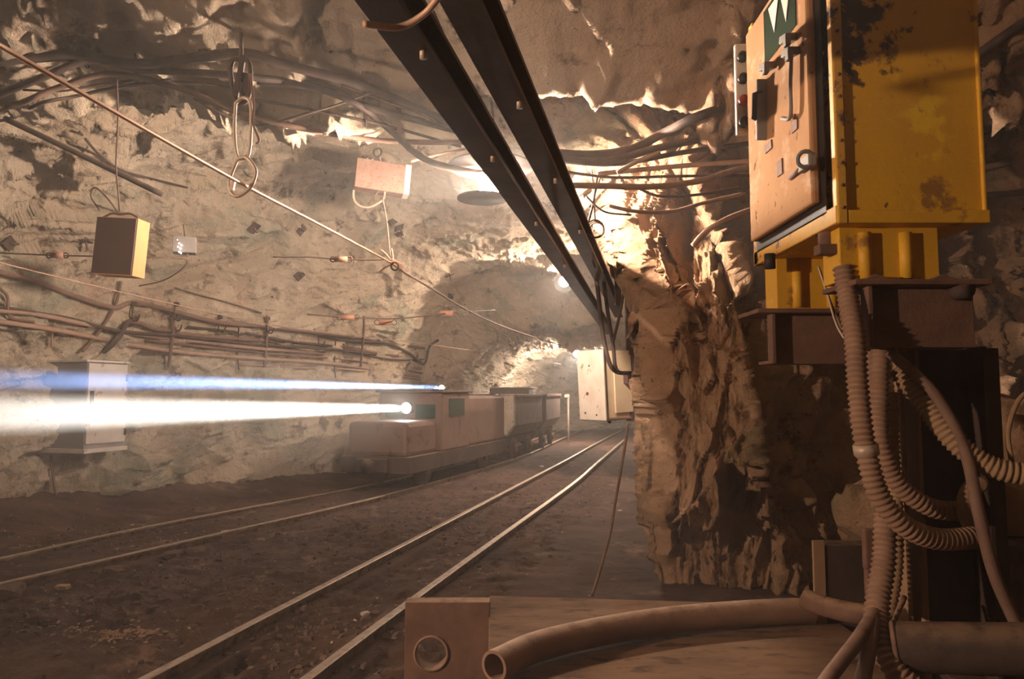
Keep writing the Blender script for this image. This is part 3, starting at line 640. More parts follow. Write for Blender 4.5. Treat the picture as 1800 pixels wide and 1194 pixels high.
for (px, py, Y, w_, h2, lab) in ((1530, 965, 2.55, .05, .14, 'upper small rusty lug behind the vertical hose'), (1530, 1022, 2.55, .035, .11, 'lower small rusty lug behind the vertical hose')):
    c = W(px, py, Y); t = thing('steel_lug', lab, 'lug', c); build(MB().box(c, (w_, .03, h2)), 'lug_plate', M['rust'], t, .006); build(MB().box(c + Vector((.06, .02, 0)), (.10, .02, .03)), 'lug_arm', M['rust'], t)

# ------------------------------------------------------------------ the train on the far track
ctr = []
for i, p in enumerate(pd):
    q = pd[min(i + 1, len(pd) - 1)]; o_ = pd[max(i - 1, 0)]; tt = (q - o_).normalized(); ctr.append(p - tt.cross(Vector((0, 0, 1))) * .37)
SL = [0]
for a, b in zip(ctr, ctr[1:]): SL.append(SL[-1] + (b - a).length)
def at_s(s): return Vector([float(np.interp(s, SL, [p[k] for p in ctr])) for k in range(3)])
s_cab = float(np.interp(11.35, [p.y for p in ctr], SL))
def frame(s_front, length):
    f, r = at_s(s_front), at_s(s_front + length); x = (f - r).normalized(); z = Vector((0, 0, 1)); y = z.cross(x)
    return Matrix(((x.x, y.x, z.x, f.x), (x.y, y.y, z.y, f.y), (x.z, y.z, z.z, .10), (0, 0, 0, 1)))
def wheels(Mx, t, xs, r=.24):
    for x in xs:
        for sy in (-1, 1):
            wl = build(MB(Mx).cyl((x, sy * .33, r), (x, sy * .42, r), r, n=22), 'wheel', M['dark'], t)
            build(MB(Mx).cyl((x, sy * .41, r), (x, sy * .47, r), .09, n=12), 'hub', M['rust'], wl)
LF = s_cab - 1.15; LL = 4.35; Mx = frame(LF, LL)
t = thing('mine_locomotive', 'brown mine locomotive with headlamp lit, at the front of the train', 'locomotive', Mx @ Vector((-LL / 2, 0, 0)))
lo = t; TR = M['train']
build(MB(Mx).box((-LL / 2, 0, .36), (LL - .1, 1.10, .24)), 'chassis', M['dark'], t, .01)
build(MB(Mx).box((-.62, 0, .72), (1.04, .98, .50)), 'front_hood', TR, t, .07)
cabm = MB(Mx); cabm.box((-1.72, 0, .94), (1.14, 1.12, .92)); cb = build(cabm, 'cab', TR, t, .03)
build(MB(Mx).box((-1.72, 0, 1.415), (1.26, 1.20, .035)), 'cab_roof', M['tub'], t, .012)
for sy in (-1, 1):
    wn = build(MB(Mx).box((-1.72, sy * .565, 1.16), (.62, .012, .28)), 'side_window', M['glass'], cb)
for y in (-.27, .27): build(MB(Mx).box((-1.145, y, 1.10), (.012, .34, .22)), 'front_window', M['glass'], cb)
build(MB(Mx).box((-1.12, 0, 1.155), (.02, .16, .16)), 'lamp_bracket', M['dark'], t)
hd = build(MB(Mx).cyl((-1.13, 0, 1.155), (-1.02, 0, 1.155), .055, .09, 20, True), 'headlamp', M['galv'], t)
hl = Mx @ Vector((-1.0, 0, 1.155)); build(MB(Mx).cyl((-1.018, 0, 1.155), (-1.008, 0, 1.155), .080, n=20), 'headlamp_lens', M['headglow'], hd)
build(MB(Mx).box((-3.25, 0, .91), (1.90, 1.06, .86)), 'rear_hood', TR, t, .05)
for k in range(6): build(MB(Mx).box((-2.75 - k * .07, -.535, 1.0), (.035, .02, .30)), 'louvre', M['tub'], t)
build(MB(Mx).box((-2.95, -.54, .70), (1.7, .025, .03)), 'side_strip', M['tub'], t)
build(MB(Mx).cyl((-2.05, -.56, 1.15), (-2.05, -.60, 1.15), .05, n=14), 'marker_lamp', M['galv'], t)
build(MB(Mx).tube([(-1.2, -.6, .5), (-1.2, -.62, .9), (-1.2, -.6, 1.3)], .014, 8), 'handrail', M['galv'], t)
build(MB(Mx).box((.02, 0, .36), (.10, .5, .20)), 'buffer_beam', M['dark'], t, .02)
build(MB(Mx).cyl((.02, 0, .36), (.16, 0, .36), .07, .11, 16), 'buffer', M['dark'], t)
build(MB(Mx).box((-1.72, -.50, .22), (.5, .16, .04)), 'step', M['dark'], t)
build(MB(Mx).box((-2.40, .0, 1.40), (.24, .3, .12)), 'added_streak_lamp_base', M['dark'], t, .01)  # added lamp on the roof, source of the bluish streak
cl_ = build(MB(Mx).cyl((-2.45, 0, 1.48), (-2.36, 0, 1.48), .035, .05, 14), 'added_streak_lamp', M['galv'], t)
build(MB(Mx).cyl((-2.359, 0, 1.48), (-2.352, 0, 1.48), .045, n=14), 'added_streak_lamp_lens', M['blueglow'], cl_)
rl = Mx @ Vector((-2.33, 0, 1.485))
wheels(Mx, t, (-.85, -3.4), .25)
lamp_light('SPOT', 'light_headlamp', hl, 380000, (1, .93, .84), .05, W(-60, 729, 4.3), 2.0, .25)  # pencil beam, drawn as a white streak in the added dust
lamp_light('SPOT', 'light_added_streak_lamp', rl, 650000, (.30, .50, 1), .03, W(-60, 666, 4.3), .9, .4)  # narrow beam of the added lamp, drawn as a bluish streak
pos = LF + LL + .28
for k, lab in enumerate(('dark steel tub wagon coupled right behind the locomotive', 'last dark tub wagon, at the far end of the train')):
    L = 2.75; Mx = frame(pos, L); pos += L + .28
    t = thing('tub_wagon', lab, 'wagon', Mx @ Vector((-L / 2, 0, 0)))
    sec = [(-.58, 1.34), (-.58, .72), (-.42, .50), (.42, .50), (.58, .72), (.58, 1.34), (.54, 1.34), (.54, .74), (.40, .54), (-.40, .54), (-.54, .74), (-.54, 1.34)]
    build(MB(Mx).prism([(-.10, y, z) for y, z in sec], (0, 0, 0), (-(L - .2), 0, 0)), 'tub', M['tub'], t)
    for x in (-.10, -L + .12): tag(build(MB(Mx).prism([(x, y, z) for y, z in sec[:6]], (0, 0, 0), (-.03, 0, 0)), 'end_plate', M['pale' if k == 0 and x > -.2 else 'tub'], t), 'end plate coloured pale for the lamplight on it' if k == 0 and x > -.2 else None)  # first wagon's front end paled for the light on it
    for sy in (-1, 1): build(MB(Mx).box((-L / 2, sy * .59, 1.33), (L - .18, .05, .06)), 'rim', M['rust'], t, .008)
    for u in (.25, .5, .75): build(MB(Mx).box((-L * u, -.59, 1.0), (.06, .03, .60)), 'side_rib', M['rust'], t)
    build(MB(Mx).box((-L / 2, 0, .38), (L - .1, .7, .16)), 'chassis', M['dark'], t)
    build(MB(Mx).cyl((-.05, 0, .36), (.20, 0, .36), .05, n=10), 'coupler', M['rust'], t)
    wheels(Mx, t, (-.7, -L + .7), .22)
    if k == 0:
        c = Mx @ Vector((-L + .40, -.25, 1.41)); b = thing('tool_crate', 'small grey crate sitting on top of the first wagon', 'crate', c - Vector((0, 0, .06)))
        build(MB(Mx).box((-L + .40, -.10, 1.43), (.42, .96, .14)), 'crate_body', M['dull'], b, .01); build(MB(Mx).box((-L + .40, -.10, 1.51), (.46, 1.0, .025)), 'crate_lid', M['grey'], b, .005)
p = W(999, 720, 22.5); t = thing('marker_post', 'thin pale marker post behind the last wagon', 'post', (p.x, p.y, 0))
build(MB().cyl((p.x, p.y, 0), (p.x, p.y, 1.38), .035, n=10), 'pole', M['galv'], t); build(MB().box((p.x - .04, p.y, 1.39), (.16, .05, .10)), 'post_head', M['galv'], t)

# added dust volume that shows the lamp beams as bright streaks
be_ = W(-60, 735, 4.3); dc_ = hl.lerp(be_, .50); ax = be_ - hl
du_ = MB(); du_.sphere((0, 0, 0), 1, 24, 14)
md = bpy.data.materials.new('dust'); md.use_nodes = True; nt = md.node_tree; nt.nodes.clear()
vs = nt.nodes.new('ShaderNodeVolumeScatter'); om = nt.nodes.new('ShaderNodeOutputMaterial'); tc = nt.nodes.new('ShaderNodeTexCoord')
ln = nt.nodes.new('ShaderNodeVectorMath'); ln.operation = 'LENGTH'; mr = nt.nodes.new('ShaderNodeMapRange'); mr.interpolation_type = 'SMOOTHSTEP'
mr.inputs['From Min'].default_value = 1.0; mr.inputs['From Max'].default_value = .5; mr.inputs['To Max'].default_value = .14
nt.links.new(tc.outputs['Object'], ln.inputs[0]); nt.links.new(ln.outputs['Value'], mr.inputs['Value']); nt.links.new(mr.outputs['Result'], vs.inputs['Density'])
vs.inputs['Color'].default_value = (.92, .95, .95, 1); nt.links.new(vs.outputs[0], om.inputs['Volume'])
o = build(du_, 'added_streak_dust', md, origin=(0, 0, 0)); o.location = dc_ + Vector((0, 0, -.05)); o.scale = (ax.length * .72, .80, .85); o.rotation_euler = (0, 0, math.atan2(ax.y, ax.x))
tag(o, 'added pale dust volume along the train, drawing the light streaks', 'dust', kind='stuff')

# ------------------------------------------------------------------ hanging boxes, chain, trolley wires
def yaw(a, r=0): return Matrix.Rotation(a, 3, 'Z') @ Matrix.Rotation(r, 3, 'Y')
# big box, left: shaded front and lit side put into the colours
c = W(200, 432, 4.15); R = yaw(-.10, .07); t = thing('hanging_box', 'big box hung on a wire at the left, shaded front and lit side put into its colours', 'hanging box', c + Vector((0, 0, -.18)))
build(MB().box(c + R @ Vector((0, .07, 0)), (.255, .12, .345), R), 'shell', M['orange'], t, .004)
tag(build(MB().box(c + R @ Vector((0, .004, 0)), (.249, .012, .335), R), 'shade_dark_panel', M['brown'], t, .002), 'front panel coloured dark brown for its shade')
build(MB().tube(catmull([c + Vector((-.10, .05, .18)), c + Vector((-.05, .05, .205)), c + Vector((.0, .05, .20)), c + Vector((.06, .05, .205)), c + Vector((.11, .05, .18))], 5), .007, 6), 'handle', M['rust'], t)
top = place(206, 140, 4.2); h0 = c + Vector((.0, .05, .20))
build(MB().tube(catmull([h0, W(208, 340, 4.15), W(204, 290, 4.15), W(207, 220, 4.17), top], 6), .0045, 6), 'hanger_wire', M['thin'], t)
build(MB().tube(catmull([h0, W(190, 350, 4.13), W(168, 330, 4.12), W(160, 345, 4.12), W(175, 370, 4.13)], 6), .005, 6), 'wire_tail', M['thin'], t)
# pink box, centre
c = W(671, 314, 7.1); R = yaw(.28, .08); t = thing('hanging_box', 'flat pale rust-speckled box hung near the centre with a looped lead below', 'hanging box', c + Vector((0, 0, -.16)))
build(MB().box(c, (.53, .18, .30), R), 'shell', M['pink'], t, .006)
build(MB().box(c + R @ Vector((  .25, -.01, 0)), (.06, .185, .31), R), 'end_cap', M['pale'], t, .006)
for x in (-.16, -.11, .05): build(MB().box(c + R @ Vector((x, 0, .165)), (.018, .03, .04), R), 'lug', M['galv'], t)
build(MB().tube(catmull([c + R @ Vector((-.26, 0, .05)), W(622, 350, 7.1), W(645, 365, 7.1), W(672, 352, 7.1), c + R @ Vector((.04, -.07, -.15))], 8), .012, 8), 'lead', M['pcable'], t)
build(MB().tube([c + R @ Vector((-.02, -.06, -.15)), W(648, 358, 7.1)], .006, 6), 'lead_clip', M['thin'], t)
top = place(640, 140, 7.1); build(MB().bar(c + R @ Vector((-.02, 0, .15)), W(665, 250, 7.1), .03, .01), 'hanger_bar', M['galv'], t)
build(MB().ring(W(664, 268, 7.08), (.3, 1, 0), .045, .010, 16, 6), 'hook', M['dark'], t)
build(MB().tube(catmull([W(665, 250, 7.1), W(655, 200, 7.1), top], 6), .012, 8), 'hanger_rod', M['rust'], t)
# small box with lights, left
c = W(325, 432, 6.6); R = yaw(.35); t = thing('signal_box', 'small grey box with a few bright dots, right of the big dark box', 'signal box', c + Vector((0, 0, -.08)))
build(MB().box(c, (.20, .14, .15), R), 'shell', M['dull'], t, .006)
for px, py in ((315, 428), (319, 431), (313, 434), (317, 437), (315, 443), (318, 445), (312, 422)): build(MB().sphere(W(px, py, 6.52), .008, 8, 5), 'indicator', M['tinylight'], t)
build(MB().tube(catmull([c + Vector((.03, 0, -.07)), W(325, 468, 6.6), W(290, 492, 6.7), W(245, 503, 6.8)], 6), .007, 6), 'lead', M['thin'], t)
build(MB().tube([c + Vector((0, 0, .07)), onrock(322, 395, .02)], .006, 6), 'hanger_wire', M['thin'], t)

# chain of links that carries the trolley wire
Yc = 3.42
t = thing('chain_hanger', 'long steel chain links hanging down to the slanting trolley wire', 'chain', W(425, 340, Yc))
def loop(pts, r, m, name, Y=Yc, lab=None):
    P = catmull([W(x, y, Y) for x, y in pts] + [W(*pts[0], Y)], 6)[:-1]; return build(MB().tube(P, r, 8, closed=True), name, M[m], t)
loop([(414, 182), (412, 230), (416, 272), (426, 279), (437, 272), (441, 230), (440, 182), (427, 172)], .0085, 'galv', 'long_link')
loop([(417, 280), (433, 277), (449, 298), (446, 318), (437, 333), (418, 345), (406, 338), (403, 318)], .0095, 'galv', 'hexagonal_link', Yc - .015)
loop([(405, 120), (412, 105), (436, 108), (440, 150), (432, 178), (416, 178), (408, 150)], .013, 'dark', 'upper_link', Yc + .03)
for x, y, Y, s_ in ((417, 150, 3.44, .05), (432, 148, 3.46, .045), (424, 120, 3.45, .055)):
    build(MB().box(W(x, y, Y), (.028, .03, s_ * 2.4), yaw(.2, .1)), 'shackle', M['dark'], t, .004)
build(MB().tube(catmull([W(440, 130, 3.42), W(446, 185, 3.4), W(444, 215, 3.4), W(455, 245, 3.4), W(450, 253, 3.4)], 6), .006, 6), 'loose_wire', M['rust'], t)
build(MB().tube([W(424, 110, 3.45), onrock(424, 60, .0)], .012, 8), 'hanger_rod', M['dark'], t)
build(MB().box(W(409, 325, Yc - .03), (.02, .02, .06), yaw(0, .2)), 'wire_clamp', M['galv'], t, .003)

def line(name, label, pts, r, m, cat, group=None, n=8, rough=8, off=.06):
    """pts: (px, py[, depth]); no depth = laid along the rock"""
    P = [place(p[0], p[1], p[2] if len(p) > 2 else None, off) for p in pts]
    return tag(build(MB().tube(catmull(P, rough), r, n), name, M[m]), label, cat, group)
line('trolley_wire', 'pale pink trolley wire slanting from the upper left down to the clamp cluster', [(-60, 43, 1.9), (0, 80, 2.07), (200, 196, 2.5), (430, 326, 3.39), (560, 394, 4.22), (688, 462, 5.5)], .0085, 'wire', 'wire', n=8)
line('trolley_wire', 'thin dark continuation of the trolley wire beyond the clamp cluster', [(700, 472, 5.6), (760, 508, 7.0), (830, 550, 9.2), (900, 580, 11.8), (985, 607, 15)], .011, 'thin', 'wire')
line('trolley_wire', 'fine trolley wire over the far track, below the big dark box', [(-20, 458, 5.3), (0, 462, 5.4), (240, 520, 6.8), (480, 572, 9), (640, 592, 10.6), (800, 612, 13), (985, 640, 19)], .006, 'pcable', 'wire')
cp = W(692, 464, 5.52); t = thing('wire_clamp', 'tangled clamp cluster joining the trolley wire, above the train', 'clamp', cp)
build(MB().box(cp + Vector((.02, 0, 0)), (.10, .03, .045), yaw(.2, .5)), 'clamp_body', M['porcelain'], t, .006)
build(MB().ring(cp + Vector((.015, -.03, -.025)), (.2, 1, .2), .03, .008, 14, 6), 'clamp_ring', M['dark'], t)
for q in ((670, 440), (688, 437), (668, 478), (712, 482)): build(MB().tube(catmull([cp, cp.lerp(W(*q, 5.5), .6) + Vector((0, 0, .01)), W(*q, 5.5)], 4), .007, 6), 'wire_end', M['porcelain'], t)
def insulator(px, py, Y, lab):
    c = place(px, py, Y); t = thing('strain_insulator', lab, 'insulator', c); L = .009 * Y
    build(MB().cyl(c + Vector((-L, 0, 0)), c + Vector((L, 0, 0)), .0040 * Y, n=12), 'insulator_body', M['porcelain'], t)
    for sx in (-1, 1): build(MB().ring(c + Vector((sx * L * 1.35, 0, 0)), (0, 1, .2), L * .4, .006, 12, 6), 'eye', M['thin'], t)
insulator(101, 449, 5.6, 'reddish insulator on the span wire left of the big dark box')
insulator(600, 456, 5.5, 'reddish insulator on the span wire left of the clamp cluster')
insulator(612, 558, 8.0, 'left reddish insulator of the low span wire above the train')
insulator(785, 551, 9.0, 'dark insulator of the low span wire next to the tunnel mouth')
insulator(678, 567, 8.6, 'small insulator hanging below the low span wire')
line('span_wire', 'thin span wire passing behind the big dark box', [(-20, 444, 5.6), (101, 449, 5.6), (240, 452, 5.6), (330, 455, 5.8)], .006, 'thin', 'wire')
line('span_wire', 'thin span wire tied to the clamp cluster', [(480, 452, 5.5), (545, 452, 5.5), (600, 456, 5.5), (690, 457, 5.5)], .006, 'thin', 'wire')
line('span_wire', 'low span wire between two insulators above the train', [(540, 553, 8), (612, 558, 8), (700, 560, 8.5), (785, 551, 9), (870, 545, 11)], .008, 'thin', 'wire')
line('tie_wire', 'twisted tie wire with a loop on the pale left wall', [(308, 506), (320, 510), (340, 516), (400, 532), (460, 550)], .010, 'thin', 'wire')
line('drop_wire', 'thin wire dropping from the pale centre box to the clamp cluster', [(673, 350, 6.1), (680, 390, 6.0), (686, 450, 5.6)], .006, 'thin', 'wire')
line('straight_pipe', 'long straight dark pipe slanting along the upper left wall', [(8, 208, 5.1), (150, 276, 5.25), (285, 342, 5.4)], .022, 'cable', 'pipe')
line('tie_wire', 'slack dark wire sagging above the straight dark pipe', [(140, 232), (175, 272), (215, 300), (270, 315), (330, 330)], .012, 'cable', 'wire')

# ------------------------------------------------------------------ cables
cab = [
 ('thick dark cable highest under the roof, from the left edge to behind the beams', [(-30, 110), (130, 98), (250, 112), (420, 94), (500, 114), (640, 152), (780, 212), (870, 246)], 5.3, .034, 'cable'),
 ('dark cable rising from the left edge to join the roof bundle', [(-30, 178), (70, 138), (160, 106), (250, 122), (400, 132), (560, 152), (640, 186), (780, 224), (880, 252)], 5.25, .024, 'cable'),
 ('brown cable sagging in the middle of the roof bundle', [(-30, 200), (40, 180), (100, 155), (200, 130), (330, 160), (410, 195), (520, 224), (640, 244), (730, 250), (820, 250)], 5.2, .020, 'bcable'),
 ('black cable leaving the bundle and dropping to the brightest lamp', [(430, 142), (540, 152), (625, 182), (680, 224), (740, 276), (800, 297), (858, 306)], 5.1, .024, 'cable'),
 ('thin wire looping low behind the chain links', [(340, 172), (400, 205), (460, 220), (520, 205), (600, 182), (660, 160)], 5.0, .009, 'cable'),
 ('thin wire drawn tight from the chain links to the right', [(445, 175), (540, 192), (640, 212), (720, 232), (810, 258)], 5.2, .011, 'cable'),
 ('thin reddish wire strung under the roof left of the beams', [(600, 150), (680, 180), (740, 200), (790, 228), (820, 246)], 5.4, .010, 'bcable'),
 ('fine wire running in from the left edge below the bundle', [(40, 158), (110, 160), (180, 148), (260, 140), (330, 146), (410, 152)], 5.3, .008, 'cable'),
 ('dark cable hanging a little below the bundle at the far left', [(-20, 215), (20, 208), (70, 182), (130, 170), (200, 155), (300, 140)], 5.2, .012, 'cable'),
 ('thin pale wire between the centre box and the beams', [(722, 284), (780, 270), (838, 258)], 6.0, .012, 'pcable'),
 ('broad dark cable along the dark rock right of the beams, uppermost', [(960, 268), (1040, 272), (1110, 262), (1170, 232), (1240, 200), (1335, 172)], 4.7, .030, 'cable'),
 ('dark cable below the uppermost one right of the beams', [(955, 275), (1060, 284), (1150, 262), (1240, 242), (1335, 218)], 4.65, .026, 'cable'),
 ('cable crossing level to the cabinet, right of the beams', [(960, 280), (1080, 288), (1200, 268), (1335, 250)], 4.7, .018, 'cable'),
 ('pale cable in the middle of the right-hand bundle', [(1050, 306), (1130, 298), (1220, 290), (1335, 282)], 4.7, .017, 'pcable'),
 ('thick brown cable lowest in the right-hand bundle', [(965, 325), (1060, 327), (1150, 328), (1230, 318), (1290, 300), (1335, 290)], 4.65, .021, 'bcable'),
 ('thin cable sagging under the right-hand bundle', [(1070, 362), (1120, 372), (1180, 372), (1240, 356), (1310, 340)], 4.7, .013, 'pcable'),
 ('short pale pipe end bending to the cabinet below the right-hand bundle', [(1218, 432), (1240, 408), (1280, 384), (1335, 364)], 4.5, .018, 'pcable'),
 ('short pale stick of cable leaning in the right-hand bundle', [(1085, 304), (1120, 284), (1160, 268)], 4.6, .015, 'pcable'),
 ('thin wire running level just over the lowest brown cable', [(975, 300), (1080, 312), (1180, 310), (1335, 308)], 4.7, .010, 'cable'),
 ('thin dark wire drooping right of the coil', [(1120, 330), (1160, 345), (1230, 342), (1300, 330)], 4.7, .010, 'cable'),
 ('highest cable behind the cabinet at the right edge', [(1700, 110), (1770, 60), (1830, 20)], None, .03, 'cable'),
 ('second cable behind the cabinet at the right edge', [(1700, 170), (1780, 118), (1830, 100)], None, .03, 'bcable'),
 ('third cable behind the cabinet at the right edge', [(1700, 236), (1780, 222), (1830, 214)], None, .03, 'cable'),
 ('fourth cable behind the cabinet at the right edge', [(1700, 300), (1780, 284), (1830, 270)], None, .026, 'bcable'),
 ('lowest cable behind the cabinet at the right edge', [(1700, 345), (1780, 340), (1830, 330)], None, .026, 'cable'),
 ('thick dusty cable on the left wall, uppermost under the big dark box', [(-30, 472), (60, 494), (130, 520), (200, 541), (235, 532), (300, 546), (380, 566), (470, 576), (600, 592), (745, 612)], None, .030, 'bcable'),
 ('dusty pink cable on the left wall, second from the top', [(-30, 544), (60, 552), (150, 570), (230, 586), (340, 600), (450, 612), (560, 622), (740, 648)], None, .026, 'pcable'),
 ('lowest long cable on the left wall, just over the grey cabinet', [(-30, 562), (60, 574), (130, 586), (230, 606), (330, 620), (450, 630), (590, 640), (735, 662)], None, .028, 'pcable'),
 ('black cable in the shade of the left wall bundle', [(-30, 536), (60, 550), (130, 562), (210, 582), (330, 592), (450, 606), (600, 616), (740, 636)], None, .022, 'cable'),
 ('cable branching to the right from the fork on the left wall', [(222, 566), (245, 568), (270, 578), (300, 582), (330, 588), (420, 596), (560, 606), (700, 626)], None, .026, 'bcable'),
 ('thick stub cable forking down behind the grey cabinet', [(240, 560), (222, 570), (210, 590), (196, 606), (182, 618)], None, .034, 'cable'),
 ('brown cable slanting down from the big dark box', [(212, 495), (205, 530), (190, 560), (165, 595), (145, 618)], None, .018, 'bcable'),
 ('thin lead dropping in a bend at the left edge', [(-10, 500), (12, 520), (14, 545), (22, 560), (60, 566)], None, .015, 'bcable'),
 ('thin lead hanging below the second cable, left of the grey cabinet', [(95, 568), (92, 590), (91, 610)], None, .012, 'pcable'),
 ('loose dark cable looping across the bundle near the tunnel mouth', [(560, 590), (620, 600), (680, 604), (720, 622), (745, 640), (755, 610), (770, 598)], None, .026, 'cable'),
 ('thin cable across the middle of the left wall bundle', [(330, 575), (430, 586), (520, 602), (620, 612), (740, 628)], None, .018, 'cable'),
 ('thin cable low on the left wall, nearest the train roof', [(420, 640), (520, 646), (620, 650), (740, 668)], None, .018, 'pcable'),
 ('thin dark cable strung between the two uppermost cables of the left wall', [(300, 556), (420, 572), (540, 585), (650, 598), (748, 618)], None, .016, 'cable'),
 ('brown cable in the lower half of the left wall bundle, right of the grey cabinet', [(255, 598), (380, 612), (500, 624), (620, 634), (742, 656)], None, .018, 'bcable'),
 ('slack thin cable bowing between straps near the tunnel mouth', [(470, 600), (540, 618), (610, 620), (690, 632), (745, 632)], None, .013, 'cable'),
 ('fine wire hanging straight down from the left wall bundle, right of the middle', [(590, 600), (588, 640), (590, 664)], None, .010, 'cable'),
 ('fine wire hanging straight down from the left wall bundle, left of the middle', [(420, 574), (417, 620), (420, 650)], None, .010, 'cable'),
 ('short thin wire crossing the lit rock just right of the lower beam', [(1030, 345), (1062, 372), (1110, 378)], 4.8, .007, 'cable'),
 ('thin root-like wire hanging down under the grey cabinet', [(90, 800), (92, 830), (97, 865), (105, 895)], None, .012, 'bcable'),
 ('cord hanging from the rock pillar to the floor beside the rails', [(1104, 745, 5.5), (1096, 800, 5.4), (1082, 880, 5.3), (1072, 940, 5.2), (1052, 1010, 5.1), (1040, 1048, 5.0)], None, .011, 'bcable'),
 ('thin straight cord stretched up between the two beams', [(762, 20, 2.9), (790, 90, 3.2), (815, 180, 3.8)], None, .006, 'cable'),
 ('pale short bar bridging the beams at the top of the photo', [(640, 42, 1.66), (700, 48, 1.72), (745, 25, 1.70), (775, -10, 1.65)], None, .009, 'wire'),
]
for lab, pts, Y, r, m in cab:
    line('electric_cable' if r > .013 else 'thin_cable', lab, [p if len(p) > 2 or Y is None else (p[0], p[1], Y) for p in pts], r, m, 'cable', off=.16 if Y else .09)
# wire ties, hooks and straps round the bundles
for px, y0, y1, Y, lab in ((150, 88, 112, 5.1, 'dark strap round the roof bundle at the far left'), (238, 98, 140, 5.1, 'dark strap on the roof bundle above the hanging wire of the dark box'), (640, 125, 215, 5.0, 'wooden peg hanger with the roof bundle, above the centre box'), (700, 180, 245, 5.2, 'thin strap round the roof bundle left of the beams'), (838, 232, 262, 5.3, 'pale strap near the brightest lamp')):
    a, b = place(px, y0, Y), place(px + 3, y1, Y - .05); t = thing('cable_strap', lab, 'strap', b)
    build(MB().bar(a, b, .035, .012, (0, 1, 0)), 'strap_band', M['rust' if px != 838 else 'galv'], t, .002); build(MB().ring(b, (1, .2, 0), .03, .006, 12, 6), 'strap_loop', M['dark'], t)
for k, (px, py) in enumerate(((234, 548), (308, 548), (308, 566), (470, 572), (385, 570), (560, 596))):
    a = onrock(px, py, .10); t = thing('wall_hook', ('hook on the cable fork of the left wall', 'upper hook of the pair on the pale left wall', 'lower hook of the pair on the pale left wall', 'hook in the middle of the left wall bundle', 'hook right of the hook pair on the left wall', 'hook on the left wall nearest the tunnel mouth')[k], 'hook', a)
    P = [a + Vector((0, 0, .10)), a + Vector((0, -.02, .0)), a + Vector((.02, -.03, -.09)), a + Vector((.08, -.05, -.12)), a + Vector((.12, -.06, -.04))]
    build(MB().tube(catmull(P, 6), .010, 6), 'hook_bar', M['dark'], t); build(MB().box(a + Vector((0, .03, .10)), (.05, .06, .05)), 'hook_base', M['dark'], t)
for k, (x0, x1) in enumerate(((470, 465), (305, 296), (640, 634))):
    line('cable_ladder', ('upright cable strap in the middle of the left wall bundle', 'upright cable strap right of the grey cabinet', 'upright cable strap nearest the tunnel mouth on the left wall')[k], [(x0, 556), (x0 - 1, 590), (x1, 645)], .02, 'bcable', 'strap', off=.12)
# rock bolts with plates
for k, (px, py) in enumerate(((528, 404), (688, 388), (700, 410), (524, 484), (790, 482), (790, 522), (700, 398), (445, 398), (150, 420), (12, 428))):
    h = hit(px, py)
    lab = ('rock bolt plate left of the centre of the lit wall', 'upper rock bolt plate under the pale centre box', 'lower rock bolt plate under the pale centre box', 'small rock bolt plate left of the clamp cluster', 'rock bolt plate right of the clamp cluster', 'rock bolt plate just above the tunnel mouth', 'rock bolt plate between two others under the centre box', 'rock bolt plate below the chain links', 'rock bolt plate left of the big dark box', 'rock bolt plate at the left edge')[k]
    n_ = h[1] if h[1].dot(h[2]) < 0 else -h[1]; c = h[0] + n_ * .03; t = thing('rock_bolt', lab, 'rock bolt', c)
    x = n_.orthogonal().normalized(); y = n_.cross(x); R = Matrix((x, y, n_)).transposed()
    build(MB().box(c, (.15, .11, .016), R @ Matrix.Rotation(.4 + k, 3, 'Z') @ Matrix.Rotation(.25, 3, 'X')), 'plate', M['dark'], t, .003)
    build(MB().cyl(c - n_ * .05, c + n_ * .10, .013, n=8), 'bolt_rod', M['rust'], t)

# ------------------------------------------------------------------ cabinets on the walls
h = hit(170, 715); c = W(150, 713, h[0].y - .42); R = yaw(math.radians(74)); ks = c.y / 8.5; print('CABINET Y', c.y, h[0])
t = thing('wall_cabinet', 'tall grey wall cabinet with peeling paint on the left, beside the train', 'cabinet', c + Vector((0, .35, -.52)))
sx, sy, sz = .60 * ks, .66 * ks, 1.04 * ks; cc = c + R @ Vector((sx / 2, sy / 2, 0))
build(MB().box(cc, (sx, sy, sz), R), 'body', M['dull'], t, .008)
# box-local: -y front coloured as lit, -x flank coloured darker for its shade
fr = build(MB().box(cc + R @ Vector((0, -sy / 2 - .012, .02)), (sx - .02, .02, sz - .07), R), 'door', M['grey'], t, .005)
build(MB().box(cc + R @ Vector((-sx / 2 + .06, -sy / 2 - .026, .09)), (.05, .012, .15), R), 'door_slot', M['black'], fr, .003)
build(MB().cyl(cc + R @ Vector((-sx / 2 + .06, -sy / 2 - .02, .0)), cc + R @ Vector((-sx / 2 + .06, -sy / 2 - .06, .0)), .02, n=10), 'door_knob', M['dark'], fr)
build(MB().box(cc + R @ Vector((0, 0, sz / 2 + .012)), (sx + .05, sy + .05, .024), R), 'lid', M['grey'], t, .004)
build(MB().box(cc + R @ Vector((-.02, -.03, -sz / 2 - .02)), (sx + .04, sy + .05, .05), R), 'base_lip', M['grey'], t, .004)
for z in (.32, -.32): build(MB().cyl(cc + R @ Vector((sx / 2 - .02, -sy / 2 - .03, z - .04)), cc + R @ Vector((sx / 2 - .02, -sy / 2 - .03, z + .04)), .014, n=8), 'hinge', M['dark'], t)
for z in (.3, -.3):
    a = cc + R @ Vector((0, sy / 2, z)); build(MB().bar(a, a + R @ Vector((.0, .5, 0)), .05, .02), 'wall_stay', M['dark'], t)

